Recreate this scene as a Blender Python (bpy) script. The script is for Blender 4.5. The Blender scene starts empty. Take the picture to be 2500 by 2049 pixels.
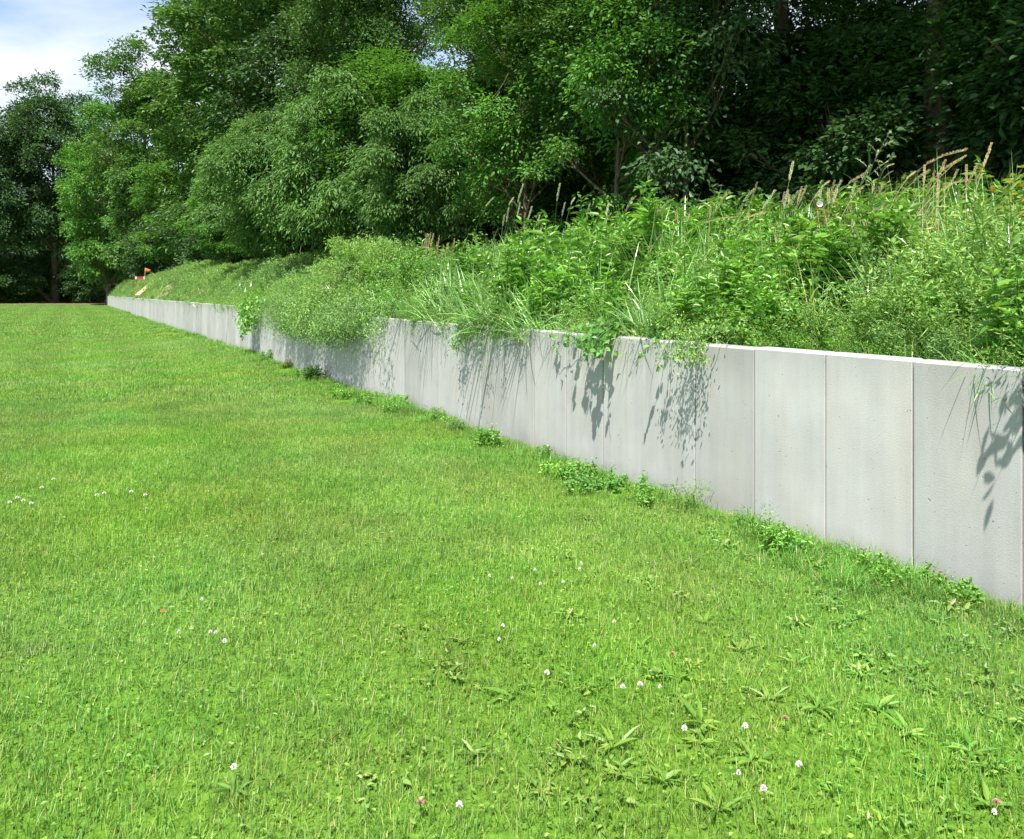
import bpy, math
import numpy as np
from mathutils import Vector, Matrix
R = math.radians
scene = bpy.context.scene
col = scene.collection

# ------------------------------------------------------------------ camera
cam_d = bpy.data.cameras.new('camera')
cam = bpy.data.objects.new('camera', cam_d); col.objects.link(cam)
cam.location = (0, 0, 1.5); cam.rotation_euler = (R(90), 0, 0)
cam_d.sensor_width = 36; cam_d.lens = 28.05
cam_d.shift_y = -0.1237
cam_d.clip_start = 0.05; cam_d.clip_end = 3000
scene.camera = cam

# ------------------------------------------------------------------ sky and sun
SX, SY, EL = -0.30, -0.954, R(62)
world = bpy.data.worlds.new('World'); scene.world = world; world.use_nodes = True
nt = world.node_tree; N = nt.nodes; L = nt.links
bg = N['Background']
sky = N.new('ShaderNodeTexSky'); sky.sky_type = 'NISHITA'; sky.sun_disc = False
sky.sun_elevation = EL; sky.sun_rotation = math.atan2(SX, SY)
sky.air_density = 1.0; sky.dust_density = 0.7; sky.ozone_density = 2.0
tc = N.new('ShaderNodeTexCoord'); mp = N.new('ShaderNodeMapping')
mp.inputs['Scale'].default_value = (1.0, 1.0, 2.1); mp.inputs['Location'].default_value = (0.35, 0.2, 0.1)
n1 = N.new('ShaderNodeTexNoise'); n1.inputs['Scale'].default_value = 2.6
n1.inputs['Detail'].default_value = 8; n1.inputs['Roughness'].default_value = 0.55
n1.inputs['Distortion'].default_value = 0.4
cr = N.new('ShaderNodeValToRGB')
cr.color_ramp.elements[0].position = 0.42; cr.color_ramp.elements[0].color = (.08, .08, .08, 1)
cr.color_ramp.elements[1].position = 0.58; cr.color_ramp.elements[1].color = (1, 1, 1, 1)
mx = N.new('ShaderNodeMix'); mx.data_type = 'RGBA'
mx.inputs[7].default_value = (8.6, 9.2, 10.2, 1)
L.new(tc.outputs['Generated'], mp.inputs['Vector']); L.new(mp.outputs[0], n1.inputs['Vector'])
L.new(n1.outputs['Fac'], cr.inputs[0]); L.new(cr.outputs[0], mx.inputs[0])
sc_ = N.new('ShaderNodeVectorMath'); sc_.operation = 'SCALE'; sc_.inputs['Scale'].default_value = 2.0
L.new(sky.outputs[0], sc_.inputs[0]); L.new(sc_.outputs[0], mx.inputs[6]); L.new(mx.outputs[2], bg.inputs[0])
bg.inputs[1].default_value = 0.055

sd = bpy.data.lights.new('sun', 'SUN'); sd.energy = 5.0; sd.angle = R(0.5); sd.color = (1.0, 0.945, 0.85)
sun = bpy.data.objects.new('sun', sd); col.objects.link(sun)
S = Vector((SX * math.cos(EL), SY * math.cos(EL), math.sin(EL))).normalized()
sun.rotation_euler = S.to_track_quat('Z', 'Y').to_euler(); sun.location = (0, 0, 60)
vs = scene.view_settings; vs.view_transform = 'Standard'; vs.look = 'None'; vs.gamma = 1; vs.exposure = 1.08
scene.cycles.max_bounces = 6; scene.cycles.transparent_max_bounces = 4
scene.cycles.diffuse_bounces = 3; scene.cycles.glossy_bounces = 2; scene.cycles.transmission_bounces = 3

# ------------------------------------------------------------------ helpers
def tag(o, label=None, cat=None, group=None, kind=None):
    if label: o['label'] = label
    if cat: o['category'] = cat
    if group: o['group'] = group
    if kind: o['kind'] = kind
    return o

def empty(name, loc=(0, 0, 0), rz=0.0):
    o = bpy.data.objects.new(name, None); col.objects.link(o)
    o.location = loc; o.rotation_euler = (0, 0, rz); o.empty_display_size = 0.2
    return o

class MB:
    """collects vertices, polygons of any size, a random value per vertex"""
    def __init__(self):
        self.v = []; self.f = []; self.r = []; self.n = 0
    def add(self, v, faces, rnd=0.5):
        v = np.asarray(v, float).reshape(-1, 3)
        for f in faces:
            self.f.append(np.asarray(f, np.int64) + self.n)
        self.v.append(v); self.n += len(v)
        rr = np.empty(len(v)); rr[:] = rnd; self.r.append(rr)
    def mesh(self, name, mats, smooth=False):
        me = bpy.data.meshes.new(name)
        v = np.concatenate(self.v)
        me.vertices.add(len(v)); me.vertices.foreach_set('co', v.astype(np.float32).ravel())
        loops = np.concatenate([f.ravel() for f in self.f])
        sizes = np.concatenate([np.full(len(f), f.shape[1]) for f in self.f])
        starts = np.concatenate([[0], np.cumsum(sizes)[:-1]])
        me.loops.add(len(loops)); me.loops.foreach_set('vertex_index', loops.astype(np.int32))
        me.polygons.add(len(sizes)); me.polygons.foreach_set('loop_start', starts.astype(np.int32))
        me.polygons.foreach_set('use_smooth', np.full(len(sizes), smooth))
        a = me.attributes.new('rnd', 'FLOAT', 'POINT')
        a.data.foreach_set('value', np.concatenate(self.r).astype(np.float32))
        me.update(); me.validate()
        me.materials.append(mats)
        return me
    def build(self, name, mat, parent=None, smooth=False, link=True):
        o = bpy.data.objects.new(name, self.mesh(name, mat, smooth))
        if link: col.objects.link(o)
        if parent: o.parent = parent
        return o

def nrmz(a):
    a = np.asarray(a, float)
    return a / np.maximum(np.linalg.norm(a, axis=-1, keepdims=True), 1e-9)

def add_leaves(mb, pos, d, nr, length, width, rnd, six=True, curl=0.12, fold=0.18):
    pos = np.asarray(pos, float); n = len(pos)
    d = nrmz(d); s = nrmz(np.cross(d, nr)); nr = np.cross(s, d)
    ln = np.broadcast_to(np.asarray(length, float), (n,))[:, None]
    w = np.broadcast_to(np.asarray(width, float), (n,))[:, None] * 0.5
    if six:
        b = pos
        r1 = pos + d * ln * .32 + s * w + nr * w * fold * 2
        r2 = pos + d * ln * .68 + s * w * .8 + nr * (w * fold * 2 - ln * curl * .4)
        t = pos + d * ln - nr * ln * curl
        l1 = pos + d * ln * .32 - s * w + nr * w * fold * 2
        l2 = pos + d * ln * .68 - s * w * .8 + nr * (w * fold * 2 - ln * curl * .4)
        v = np.stack([b, r1, r2, t, l2, l1], 1).reshape(-1, 3)
        k = np.arange(n)[:, None] * 6
        f = [np.concatenate([k + [0, 1, 2, 3], k + [0, 3, 4, 5]])]
        mb.add(v, f, np.repeat(rnd, 6))
    else:
        r1 = pos + d * ln * .45 + s * w + nr * w * fold * 2
        l1 = pos + d * ln * .45 - s * w + nr * w * fold * 2
        t = pos + d * ln - nr * ln * curl
        v = np.stack([pos, r1, t, l1], 1).reshape(-1, 3)
        k = np.arange(n)[:, None] * 4
        mb.add(v, [np.concatenate([k + [0, 1, 2], k + [0, 2, 3]])], np.repeat(rnd, 4))

def add_blades(mb, pos, az, lean, length, width, rnd, seg=3, droop=1.0):
    """grass blades: arching ribbons"""
    n = len(pos); pos = np.asarray(pos, float)
    h = np.stack([np.cos(az), np.sin(az), np.zeros(n)], 1)
    s = np.stack([-np.sin(az), np.cos(az), np.zeros(n)], 1)
    rows = []; p = pos.copy()
    for i in range(seg + 1):
        t = i / seg
        w = (width * 0.5 * (1 - t ** 1.6) + 1e-5)[:, None]
        rows.append(np.stack([p - s * w, p + s * w], 1) if i < seg else p[:, None, :])
        a = lean + droop * lean * 1.2 * (t + .5 / seg) ** 1.5
        st = (length / seg)[:, None]
        p = p + (h * np.sin(a)[:, None] + np.array([0, 0, 1.0]) * np.cos(a)[:, None]) * st
    v = np.concatenate(rows, 1); m = v.shape[1]
    k = np.arange(n)[:, None] * m
    q = [k + [2 * i, 2 * i + 1, 2 * i + 3, 2 * i + 2] for i in range(seg - 1)]
    e = 2 * (seg - 1)
    mb.add(v.reshape(-1, 3), ([np.concatenate(q)] if q else []) + [k + [e, e + 1, e + 2]], np.repeat(rnd, m))

def add_tube(mb, pts, radii, sides=7, rnd=0.5, cap=True):
    pts = np.asarray(pts, float); n = len(pts)
    tan = nrmz(np.gradient(pts, axis=0))
    ref = np.array([0.0, 0, 1]) if abs(tan[0][2]) < .9 else np.array([1.0, 0, 0])
    a = nrmz(np.cross(tan, ref)); b = np.cross(tan, a)
    th = np.linspace(0, 2 * math.pi, sides, endpoint=False)
    radii = np.asarray(radii, float)[:, None, None]
    ring = pts[:, None, :] + radii * (np.cos(th)[None, :, None] * a[:, None, :] + np.sin(th)[None, :, None] * b[:, None, :])
    i = np.arange(n - 1)[:, None]; j = np.arange(sides)[None, :]; j2 = (j + 1) % sides
    f = np.stack([i * sides + j, i * sides + j2, (i + 1) * sides + j2, (i + 1) * sides + j], -1).reshape(-1, 4)
    fs = [f]
    if cap: fs += [np.arange(sides)[None, ::-1], (np.arange(sides) + (n - 1) * sides)[None, :]]
    mb.add(ring.reshape(-1, 3), fs, rnd)

def add_box(mb, lo, hi, bevel=0.0, M=None, rnd=.5, vb=None):
    x0, y0, z0 = lo; x1, y1, z1 = hi; b = bevel
    # rectangular prism with chamfered vertical edges and chamfered top
    c = b if vb is None else vb
    ring = lambda z, k: [(x0 + c + k, y0 + k, z), (x1 - c - k, y0 + k, z), (x1 - k, y0 + c + k, z), (x1 - k, y1 - c - k, z),
                         (x1 - c - k, y1 - k, z), (x0 + c + k, y1 - k, z), (x0 + k, y1 - c - k, z), (x0 + k, y0 + c + k, z)]
    if b <= 0:
        v = [(x0, y0, z0), (x1, y0, z0), (x1, y1, z0), (x0, y1, z0), (x0, y0, z1), (x1, y0, z1), (x1, y1, z1), (x0, y1, z1)]
        f = [np.array([[0, 3, 2, 1], [4, 5, 6, 7], [0, 1, 5, 4], [1, 2, 6, 5], [2, 3, 7, 6], [3, 0, 4, 7]])]
    else:
        v = ring(z0, 0) + ring(z1 - b, 0) + ring(z1, b)
        q = []
        for r in range(2):
            for i in range(8):
                j = (i + 1) % 8; q.append([r * 8 + i, r * 8 + j, r * 8 + 8 + j, r * 8 + 8 + i])
        f = [np.array(q), np.arange(8)[None, ::-1], np.arange(16, 24)[None, :]]
    v = np.array(v)
    if M is not None: v = np.array([M @ Vector(p) for p in v])
    mb.add(v, f, rnd)

def copy_tree(o, parent=None):
    c = o.copy(); col.objects.link(c)
    if parent: c.parent = parent
    for ch in [x for x in o.children]: copy_tree(ch, c)
    return c

# ------------------------------------------------------------------ materials
def new_mat(name):
    m = bpy.data.materials.new(name); m.use_nodes = True
    m.node_tree.nodes.clear()
    return m, m.node_tree.nodes, m.node_tree.links

def leaf_mat(name, ca, cb, trans=0.35, rough=0.5, spec=0.35, nscale=0.6, namp=0.35, cc=None, tcol=(1.35, 1.25, .6), objvar=0.0):
    m, N, L = new_mat(name)
    at = N.new('ShaderNodeAttribute'); at.attribute_name = 'rnd'
    ramp = N.new('ShaderNodeValToRGB'); e = ramp.color_ramp.elements
    e[0].position = 0.0; e[0].color = (*ca, 1); e[1].position = 0.9 if cc else 1.0; e[1].color = (*cb, 1)
    if cc: x = e.new(0.96); x.color = (*cc, 1)
    L.new(at.outputs['Fac'], ramp.inputs[0])
    geo = N.new('ShaderNodeNewGeometry')
    no = N.new('ShaderNodeTexNoise'); no.inputs['Scale'].default_value = nscale; no.inputs['Detail'].default_value = 3
    L.new(geo.outputs['Position'], no.inputs['Vector'])
    mr = N.new('ShaderNodeMapRange'); mr.inputs[1].default_value = .3; mr.inputs[2].default_value = .7
    mr.inputs[3].default_value = 1 - namp; mr.inputs[4].default_value = 1 + namp
    L.new(no.outputs['Fac'], mr.inputs[0])
    val = mr.outputs[0]
    if objvar:
        oi = N.new('ShaderNodeObjectInfo'); m2 = N.new('ShaderNodeMapRange')
        m2.inputs[3].default_value = 1 - objvar; m2.inputs[4].default_value = 1 + objvar
        L.new(oi.outputs['Random'], m2.inputs[0])
        mu = N.new('ShaderNodeMath'); mu.operation = 'MULTIPLY'; L.new(val, mu.inputs[0]); L.new(m2.outputs[0], mu.inputs[1]); val = mu.outputs[0]
    vm = N.new('ShaderNodeVectorMath'); vm.operation = 'SCALE'
    L.new(ramp.outputs[0], vm.inputs[0]); L.new(val, vm.inputs['Scale'])
    p = N.new('ShaderNodeBsdfPrincipled'); p.inputs['Roughness'].default_value = rough
    p.inputs['Specular IOR Level'].default_value = spec
    L.new(vm.outputs[0], p.inputs['Base Color'])
    t = N.new('ShaderNodeBsdfTranslucent'); tm = N.new('ShaderNodeVectorMath'); tm.operation = 'MULTIPLY'
    tm.inputs[1].default_value = tcol; L.new(vm.outputs[0], tm.inputs[0]); L.new(tm.outputs[0], t.inputs['Color'])
    ms = N.new('ShaderNodeMixShader'); ms.inputs[0].default_value = trans
    L.new(p.outputs[0], ms.inputs[1]); L.new(t.outputs[0], ms.inputs[2])
    out = N.new('ShaderNodeOutputMaterial'); L.new(ms.outputs[0], out.inputs[0])
    return m

def plain_mat(name, ca, cb=None, rough=0.8, nscale=8, spec=.3, bump=0.0, bscale=30):
    m, N, L = new_mat(name); cb = cb or tuple(c * .8 for c in ca)
    geo = N.new('ShaderNodeNewGeometry')
    no = N.new('ShaderNodeTexNoise'); no.inputs['Scale'].default_value = nscale; no.inputs['Detail'].default_value = 6
    L.new(geo.outputs['Position'], no.inputs['Vector'])
    ramp = N.new('ShaderNodeValToRGB'); e = ramp.color_ramp.elements
    e[0].position = .35; e[0].color = (*ca, 1); e[1].position = .65; e[1].color = (*cb, 1)
    L.new(no.outputs['Fac'], ramp.inputs[0])
    p = N.new('ShaderNodeBsdfPrincipled'); p.inputs['Roughness'].default_value = rough
    p.inputs['Specular IOR Level'].default_value = spec
    L.new(ramp.outputs[0], p.inputs['Base Color'])
    if bump:
        n2 = N.new('ShaderNodeTexNoise'); n2.inputs['Scale'].default_value = bscale; n2.inputs['Detail'].default_value = 5
        L.new(geo.outputs['Position'], n2.inputs['Vector'])
        bp = N.new('ShaderNodeBump'); bp.inputs['Strength'].default_value = bump; bp.inputs['Distance'].default_value = .03
        L.new(n2.outputs['Fac'], bp.inputs['Height']); L.new(bp.outputs[0], p.inputs['Normal'])
    out = N.new('ShaderNodeOutputMaterial'); L.new(p.outputs[0], out.inputs[0])
    return m

def concrete_mat():
    m, N, L = new_mat('concrete')
    geo = N.new('ShaderNodeNewGeometry'); oi = N.new('ShaderNodeObjectInfo')
    tc = N.new('ShaderNodeTexCoord')
    # per-panel offset so that streaks differ
    ofs = N.new('ShaderNodeCombineXYZ'); mu = N.new('ShaderNodeMath'); mu.operation = 'MULTIPLY'; mu.inputs[1].default_value = 37.0
    L.new(oi.outputs['Random'], mu.inputs[0]); L.new(mu.outputs[0], ofs.inputs[0]); L.new(mu.outputs[0], ofs.inputs[2])
    ad = N.new('ShaderNodeVectorMath'); ad.operation = 'ADD'
    L.new(tc.outputs['Object'], ad.inputs[0]); L.new(ofs.outputs[0], ad.inputs[1])
    def noise(scale, detail, sx=1, sz=1, rough=.5):
        mp = N.new('ShaderNodeMapping'); mp.inputs['Scale'].default_value = (sx, sx, sz)
        L.new(ad.outputs[0], mp.inputs[0])
        n = N.new('ShaderNodeTexNoise'); n.inputs['Scale'].default_value = scale; n.inputs['Detail'].default_value = detail
        n.inputs['Roughness'].default_value = rough
        L.new(mp.outputs[0], n.inputs['Vector']); return n.outputs['Fac']
    def rng(src, a, b, lo, hi):
        r = N.new('ShaderNodeMapRange'); r.inputs[1].default_value = a; r.inputs[2].default_value = b
        r.inputs[3].default_value = lo; r.inputs[4].default_value = hi; L.new(src, r.inputs[0]); return r.outputs[0]
    def mul(a, b):
        x = N.new('ShaderNodeMath'); x.operation = 'MULTIPLY'; L.new(a, x.inputs[0]); L.new(b, x.inputs[1]); return x.outputs[0]
    v = rng(noise(2.2, 5), .3, .7, .90, 1.08)                 # cloudy tone
    v = mul(v, rng(noise(9, 5, 1, .08, .6), .3, .72, 1.05, .88))
    v = mul(v, rng(noise(46, 3, 1, .5), .62, .74, 1.0, .90))  # vertical run-off streaks
    v = mul(v, rng(noise(160, 3), .3, .7, .93, 1.06))         # sand grain
    v = mul(v, rng(oi.outputs['Random'], 0, 1, .85, 1.08))    # panel to panel
    vo = N.new('ShaderNodeTexVoronoi'); vo.inputs['Scale'].default_value = 26; L.new(ad.outputs[0], vo.inputs['Vector'])
    sel = noise(14, 2)
    th = rng(sel, .48, .72, .03, .17)
    lt = N.new('ShaderNodeMath'); lt.operation = 'LESS_THAN'; L.new(vo.outputs['Distance'], lt.inputs[0]); L.new(th, lt.inputs[1])
    pit = rng(lt.outputs[0], 0, 1, 1, .50)
    v = mul(v, pit)
    # damp, earthy band near the ground and weathering below the top edge
    sp = N.new('ShaderNodeSeparateXYZ'); L.new(geo.outputs['Position'], sp.inputs[0])
    wob = rng(noise(5, 4, 1, .3), .2, .8, -.09, .12)
    zz = N.new('ShaderNodeMath'); zz.operation = 'ADD'; L.new(sp.outputs[2], zz.inputs[0]); L.new(wob, zz.inputs[1])
    v = mul(v, rng(zz.outputs[0], .02, .16, .86, 1.0))
    v = mul(v, rng(zz.outputs[0], .85, 1.2, 1.0, .86))
    base = N.new('ShaderNodeMix'); base.data_type = 'RGBA'
    base.inputs[6].default_value = (.408, .410, .408, 1); base.inputs[7].default_value = (.425, .400, .355, 1)
    L.new(rng(noise(3.1, 4, 1, .25), .45, .75, 0, .55), base.inputs[0])
    vm = N.new('ShaderNodeVectorMath'); vm.operation = 'SCALE'; L.new(base.outputs[2], vm.inputs[0]); L.new(v, vm.inputs['Scale'])
    p = N.new('ShaderNodeBsdfPrincipled'); p.inputs['Roughness'].default_value = .85; p.inputs['Specular IOR Level'].default_value = .25
    L.new(vm.outputs[0], p.inputs['Base Color'])
    bp = N.new('ShaderNodeBump'); bp.inputs['Strength'].default_value = .35; bp.inputs['Distance'].default_value = .004
    h = N.new('ShaderNodeMath'); h.operation = 'SUBTRACT'; L.new(noise(120, 4), h.inputs[0]); L.new(lt.outputs[0], h.inputs[1])
    L.new(h.outputs[0], bp.inputs['Height']); L.new(bp.outputs[0], p.inputs['Normal'])
    out = N.new('ShaderNodeOutputMaterial'); L.new(p.outputs[0], out.inputs[0])
    return m

def bark_mat():
    m, N, L = new_mat('bark')
    tc = N.new('ShaderNodeTexCoord'); mp = N.new('ShaderNodeMapping'); mp.inputs['Scale'].default_value = (9, 9, 1.6)
    L.new(tc.outputs['Object'], mp.inputs[0])
    n = N.new('ShaderNodeTexNoise'); n.inputs['Scale'].default_value = 1.6; n.inputs['Detail'].default_value = 6; n.inputs['Roughness'].default_value = .65
    L.new(mp.outputs[0], n.inputs['Vector'])
    r = N.new('ShaderNodeValToRGB'); e = r.color_ramp.elements
    e[0].position = .35; e[0].color = (.035, .026, .018, 1); e[1].position = .66; e[1].color = (.16, .12, .075, 1)
    L.new(n.outputs['Fac'], r.inputs[0])
    p = N.new('ShaderNodeBsdfPrincipled'); p.inputs['Roughness'].default_value = .9
    L.new(r.outputs[0], p.inputs['Base Color'])
    bp = N.new('ShaderNodeBump'); bp.inputs['Strength'].default_value = .8; bp.inputs['Distance'].default_value = .03
    L.new(n.outputs['Fac'], bp.inputs['Height']); L.new(bp.outputs[0], p.inputs['Normal'])
    out = N.new('ShaderNodeOutputMaterial'); L.new(p.outputs[0], out.inputs[0])
    return m

def lawn_ground_mat():
    m, N, L = new_mat('lawn_ground')
    geo = N.new('ShaderNodeNewGeometry')
    def noise(scale, detail, rough=.6):
        n = N.new('ShaderNodeTexNoise'); n.inputs['Scale'].default_value = scale; n.inputs['Detail'].default_value = detail
        n.inputs['Roughness'].default_value = rough; L.new(geo.outputs['Position'], n.inputs['Vector']); return n.outputs['Fac']
    r = N.new('ShaderNodeValToRGB'); e = r.color_ramp.elements
    e[0].position = .36; e[0].color = (.05, .11, .014, 1); e[1].position = .62; e[1].color = (.13, .26, .026, 1)
    x = e.new(.8); x.color = (.17, .15, .07, 1)
    L.new(noise(28, 6, .7), r.inputs[0])
    p = N.new('ShaderNodeBsdfPrincipled'); p.inputs['Roughness'].default_value = .95; p.inputs['Specular IOR Level'].default_value = .1
    L.new(r.outputs[0], p.inputs['Base Color'])
    bp = N.new('ShaderNodeBump'); bp.inputs['Strength'].default_value = .6; bp.inputs['Distance'].default_value = .03
    L.new(noise(60, 5), bp.inputs['Height']); L.new(bp.outputs[0], p.inputs['Normal'])
    out = N.new('ShaderNodeOutputMaterial'); L.new(p.outputs[0], out.inputs[0])
    return m

def lawn_blade_mat():
    m, N, L = new_mat('lawn_blades')
    at = N.new('ShaderNodeAttribute'); at.attribute_name = 'rnd'
    r = N.new('ShaderNodeValToRGB'); e = r.color_ramp.elements
    e[0].position = 0; e[0].color = (.092, .245, .034, 1); e[1].position = .55; e[1].color = (.175, .370, .055, 1)
    for pos, c in ((.86, (.31, .46, .085)), (.965, (.38, .47, .12)), (.992, (.50, .44, .25))):
        x = e.new(pos); x.color = (*c, 1)
    L.new(at.outputs['Fac'], r.inputs[0])
    geo = N.new('ShaderNodeNewGeometry')
    def noise(scale, detail, sc=(1, 1, 1)):
        mp = N.new('ShaderNodeMapping'); mp.inputs['Scale'].default_value = sc; L.new(geo.outputs['Position'], mp.inputs[0])
        n = N.new('ShaderNodeTexNoise'); n.inputs['Scale'].default_value = scale; n.inputs['Detail'].default_value = detail
        L.new(mp.outputs[0], n.inputs['Vector']); return n.outputs['Fac']
    def rng(src, a, b, lo, hi):
        q = N.new('ShaderNodeMapRange'); q.inputs[1].default_value = a; q.inputs[2].default_value = b
        q.inputs[3].default_value = lo; q.inputs[4].default_value = hi; L.new(src, q.inputs[0]); return q.outputs[0]
    hue = N.new('ShaderNodeHueSaturation')
    L.new(rng(noise(.9, 5), .3, .7, .470, .518), hue.inputs['Hue'])
    L.new(rng(noise(.45, 3), .3, .7, .88, 1.08), hue.inputs['Saturation'])
    va = rng(noise(1.7, 5), .3, .7, .80, 1.14)
    vb = rng(noise(.16, 3), .3, .7, .90, 1.10)
    dt = N.new('ShaderNodeVectorMath'); dt.operation = 'DOT_PRODUCT'; dt.inputs[1].default_value = (.8725 * 3.3, .4886 * 3.3, 0)
    L.new(geo.outputs['Position'], dt.inputs[0]); sn_ = N.new('ShaderNodeMath'); sn_.operation = 'SINE'; L.new(dt.outputs['Value'], sn_.inputs[0])
    m0 = N.new('ShaderNodeMath'); m0.operation = 'MULTIPLY'; L.new(va, m0.inputs[0]); L.new(rng(sn_.outputs[0], -.6, .6, .95, 1.05), m0.inputs[1]); va = m0.outputs[0]
    mu = N.new('ShaderNodeMath'); mu.operation = 'MULTIPLY'; L.new(va, mu.inputs[0]); L.new(vb, mu.inputs[1])
    L.new(mu.outputs[0], hue.inputs['Value']); L.new(r.outputs[0], hue.inputs['Color'])
    p = N.new('ShaderNodeBsdfPrincipled'); p.inputs['Roughness'].default_value = .42; p.inputs['Specular IOR Level'].default_value = .3
    L.new(hue.outputs[0], p.inputs['Base Color'])
    t = N.new('ShaderNodeBsdfTranslucent'); L.new(hue.outputs[0], t.inputs['Color'])
    ms = N.new('ShaderNodeMixShader'); ms.inputs[0].default_value = .35
    L.new(p.outputs[0], ms.inputs[1]); L.new(t.outputs[0], ms.inputs[2])
    out = N.new('ShaderNodeOutputMaterial'); L.new(ms.outputs[0], out.inputs[0])
    return m

M = {}
M['concrete'] = concrete_mat()
M['bark'] = bark_mat()
M['lawn'] = lawn_ground_mat()
M['blade'] = lawn_blade_mat()
M['soil'] = plain_mat('soil', (.20, .145, .09), (.07, .055, .035), .95, 3, .1, .8, 25)
M['sand'] = plain_mat('sandy_soil', (.30, .24, .15), (.14, .11, .06), .95, 4, .1, .8, 20)
M['mortar'] = plain_mat('mortar', (.05, .035, .025), (.26, .19, .14), .95, 38, .1)
M['wood'] = plain_mat('wood', (.55, .42, .24), (.42, .30, .16), .7, 12)
M['oak'] = leaf_mat('oak_leaves', (.030, .096, .018), (.115, .230, .045), .28, .5, .3, .35, .30, objvar=.12)
M['oakdark'] = leaf_mat('dark_oak_leaves', (.022, .066, .020), (.080, .165, .048), .24, .5, .3, .35, .25, objvar=.12)
M['bright'] = leaf_mat('bright_leaves', (.045, .155, .024), (.140, .310, .050), .32, .5, .3, .5, .25)
M['cherry'] = leaf_mat('cherry_leaves', (.040, .120, .026), (.150, .285, .066), .28, .48, .3, .6, .25, objvar=.08)
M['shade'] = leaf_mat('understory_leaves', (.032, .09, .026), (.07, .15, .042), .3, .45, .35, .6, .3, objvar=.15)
M['herb'] = leaf_mat('herb_leaves', (.060, .195, .022), (.235, .470, .075), .32, .38, .5, 1.2, .25)
M['broad'] = leaf_mat('broad_grass', (.080, .240, .060), (.380, .590, .230), .26, .28, .8, 1.5, .25)
M['feather'] = leaf_mat('feathery_leaves', (.070, .215, .035), (.360, .540, .140), .33, .5, .3, 1.5, .28)
M['greygreen'] = leaf_mat('grey_green_leaves', (.070, .195, .050), (.290, .460, .150), .3, .5, .3, 1.4, .25)
M['vine'] = leaf_mat('vine_leaves', (.10, .27, .06), (.20, .42, .10), .38, .45, .3, 2, .15)
M['darkgrass'] = leaf_mat('long_grass', (.055, .190, .025), (.170, .370, .055), .33, .38, .4, 1.5, .3, cc=(.35, .30, .15))
M['dry'] = leaf_mat('dry_stalks', (.33, .28, .13), (.60, .50, .27), .2, .7, .2, 2, .2, tcol=(1, 1, 1))
M['seed'] = leaf_mat('pale_seed', (.30, .36, .18), (.55, .55, .34), .2, .6, .2, 2, .2, tcol=(1, 1, 1))
M['stem'] = plain_mat('green_stem', (.10, .18, .05), (.07, .13, .04), .6)
M['white'] = plain_mat('white_petals', (.80, .78, .76), (.72, .66, .66), .6, 60)
M['pink'] = plain_mat('pink_brown_petals', (.42, .30, .20), (.34, .22, .14), .7, 60)
M['orange'] = plain_mat('orange_cloth', (.50, .13, .04), (.42, .10, .03), .8)
M['red'] = plain_mat('red_paint', (.42, .05, .04), (.30, .04, .03), .7)
M['whitepaint'] = plain_mat('white_paint', (.55, .55, .52), (.38, .38, .35), .7)
M['autumn'] = leaf_mat('turning_leaves', (.16, .26, .03), (.36, .34, .05), .35, .4, .4, 3, .2, cc=(.38, .20, .03))
M['brownleaf'] = leaf_mat('fallen_leaf_brown', (.30, .15, .06), (.38, .19, .08), .2, .6, .2, 3, .2)

# ------------------------------------------------------------------ layout: the wall runs from near right to far left
U = np.array([-.4886, .8725, 0]); MM = np.array([.8725, .4886, 0])
WH = 1.146
def W(s, w=0.0, z=0.0):
    p = np.array([4.49 - .56 * s, s, 0.0]) + MM * w
    p[2] = z; return p
def wof(x, y):            # (s, w) of a plan point
    w = (x - 4.49 + .56 * y) / (.8725 + .56 * .4886)
    return y - .4886 * w, w
def ray_s(xd, w):         # s where the line of sight at pixel column xd crosses the line w behind the wall
    r = (xd - 1059) / 1650
    return (4.49 + .8725 * w - .4886 * r * w) / (r + .56)
def sm(a, b, x):
    t = np.clip((x - a) / (b - a), 0, 1); return t * t * (3 - 2 * t)
def lawn_z(x, y):
    return 0.02 * np.sin(x * .35 + 1) * np.cos(y * .23) * sm(3, 14, y) * 1.0
def woff(s):
    return np.where(np.asarray(s) < sn_wall, 0.0, np.where(np.asarray(s) < sn_wall + 79 * .4875, .16, .40))
sn_wall = 3.74 + 30 * .4875
def bank_z(s, w):
    s = np.asarray(s, float); w = np.asarray(w, float)
    far = sm(16, 24, s)
    far2 = sm(28, 42, s)
    h = 1.07 + (0.54 + .38 * far) * sm(.0, 2.6, w) + .45 * far2 * sm(.15, 1.2, w) + .55 * sm(2.0, 6.0, w)
    h = h + .05 * np.sin(s * 1.3 + w * 2.1) * sm(.3, 1.0, w) + .04 * np.sin(s * 3.1 - w * 1.7) * sm(.3, 1, w) + .10 * np.sin(s * .31) * sm(.5, 2, w)
    return h * (1 - .97 * sm(95.5, 103, s)) 

# ------------------------------------------------------------------ ground
def grid(xs, ys, fn):
    X, Y = np.meshgrid(xs, ys, indexing='ij'); P = fn(X, Y).reshape(-1, 3)
    a, b = len(xs), len(ys); i = np.arange(a - 1)[:, None]; j = np.arange(b - 1)[None, :]
    f = np.stack([i * b + j, (i + 1) * b + j, (i + 1) * b + j + 1, i * b + j + 1], -1).reshape(-1, 4)
    return P, [f]
xs = np.concatenate([[-900, -400, -200], np.arange(-120, 60, 1.5), [80, 200, 500, 900]])
ys = np.concatenate([[-300, -60], np.arange(-14, 130, 1.5), [160, 300, 700, 1500]])
P, F = grid(xs, ys, lambda X, Y: np.stack([X, Y, lawn_z(X, Y)], -1))
g = MB(); g.add(P, F); tag(g.build('lawn', M['lawn'], smooth=True), 'wide mown lawn falling away to the far trees', 'lawn', kind='structure')

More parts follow.
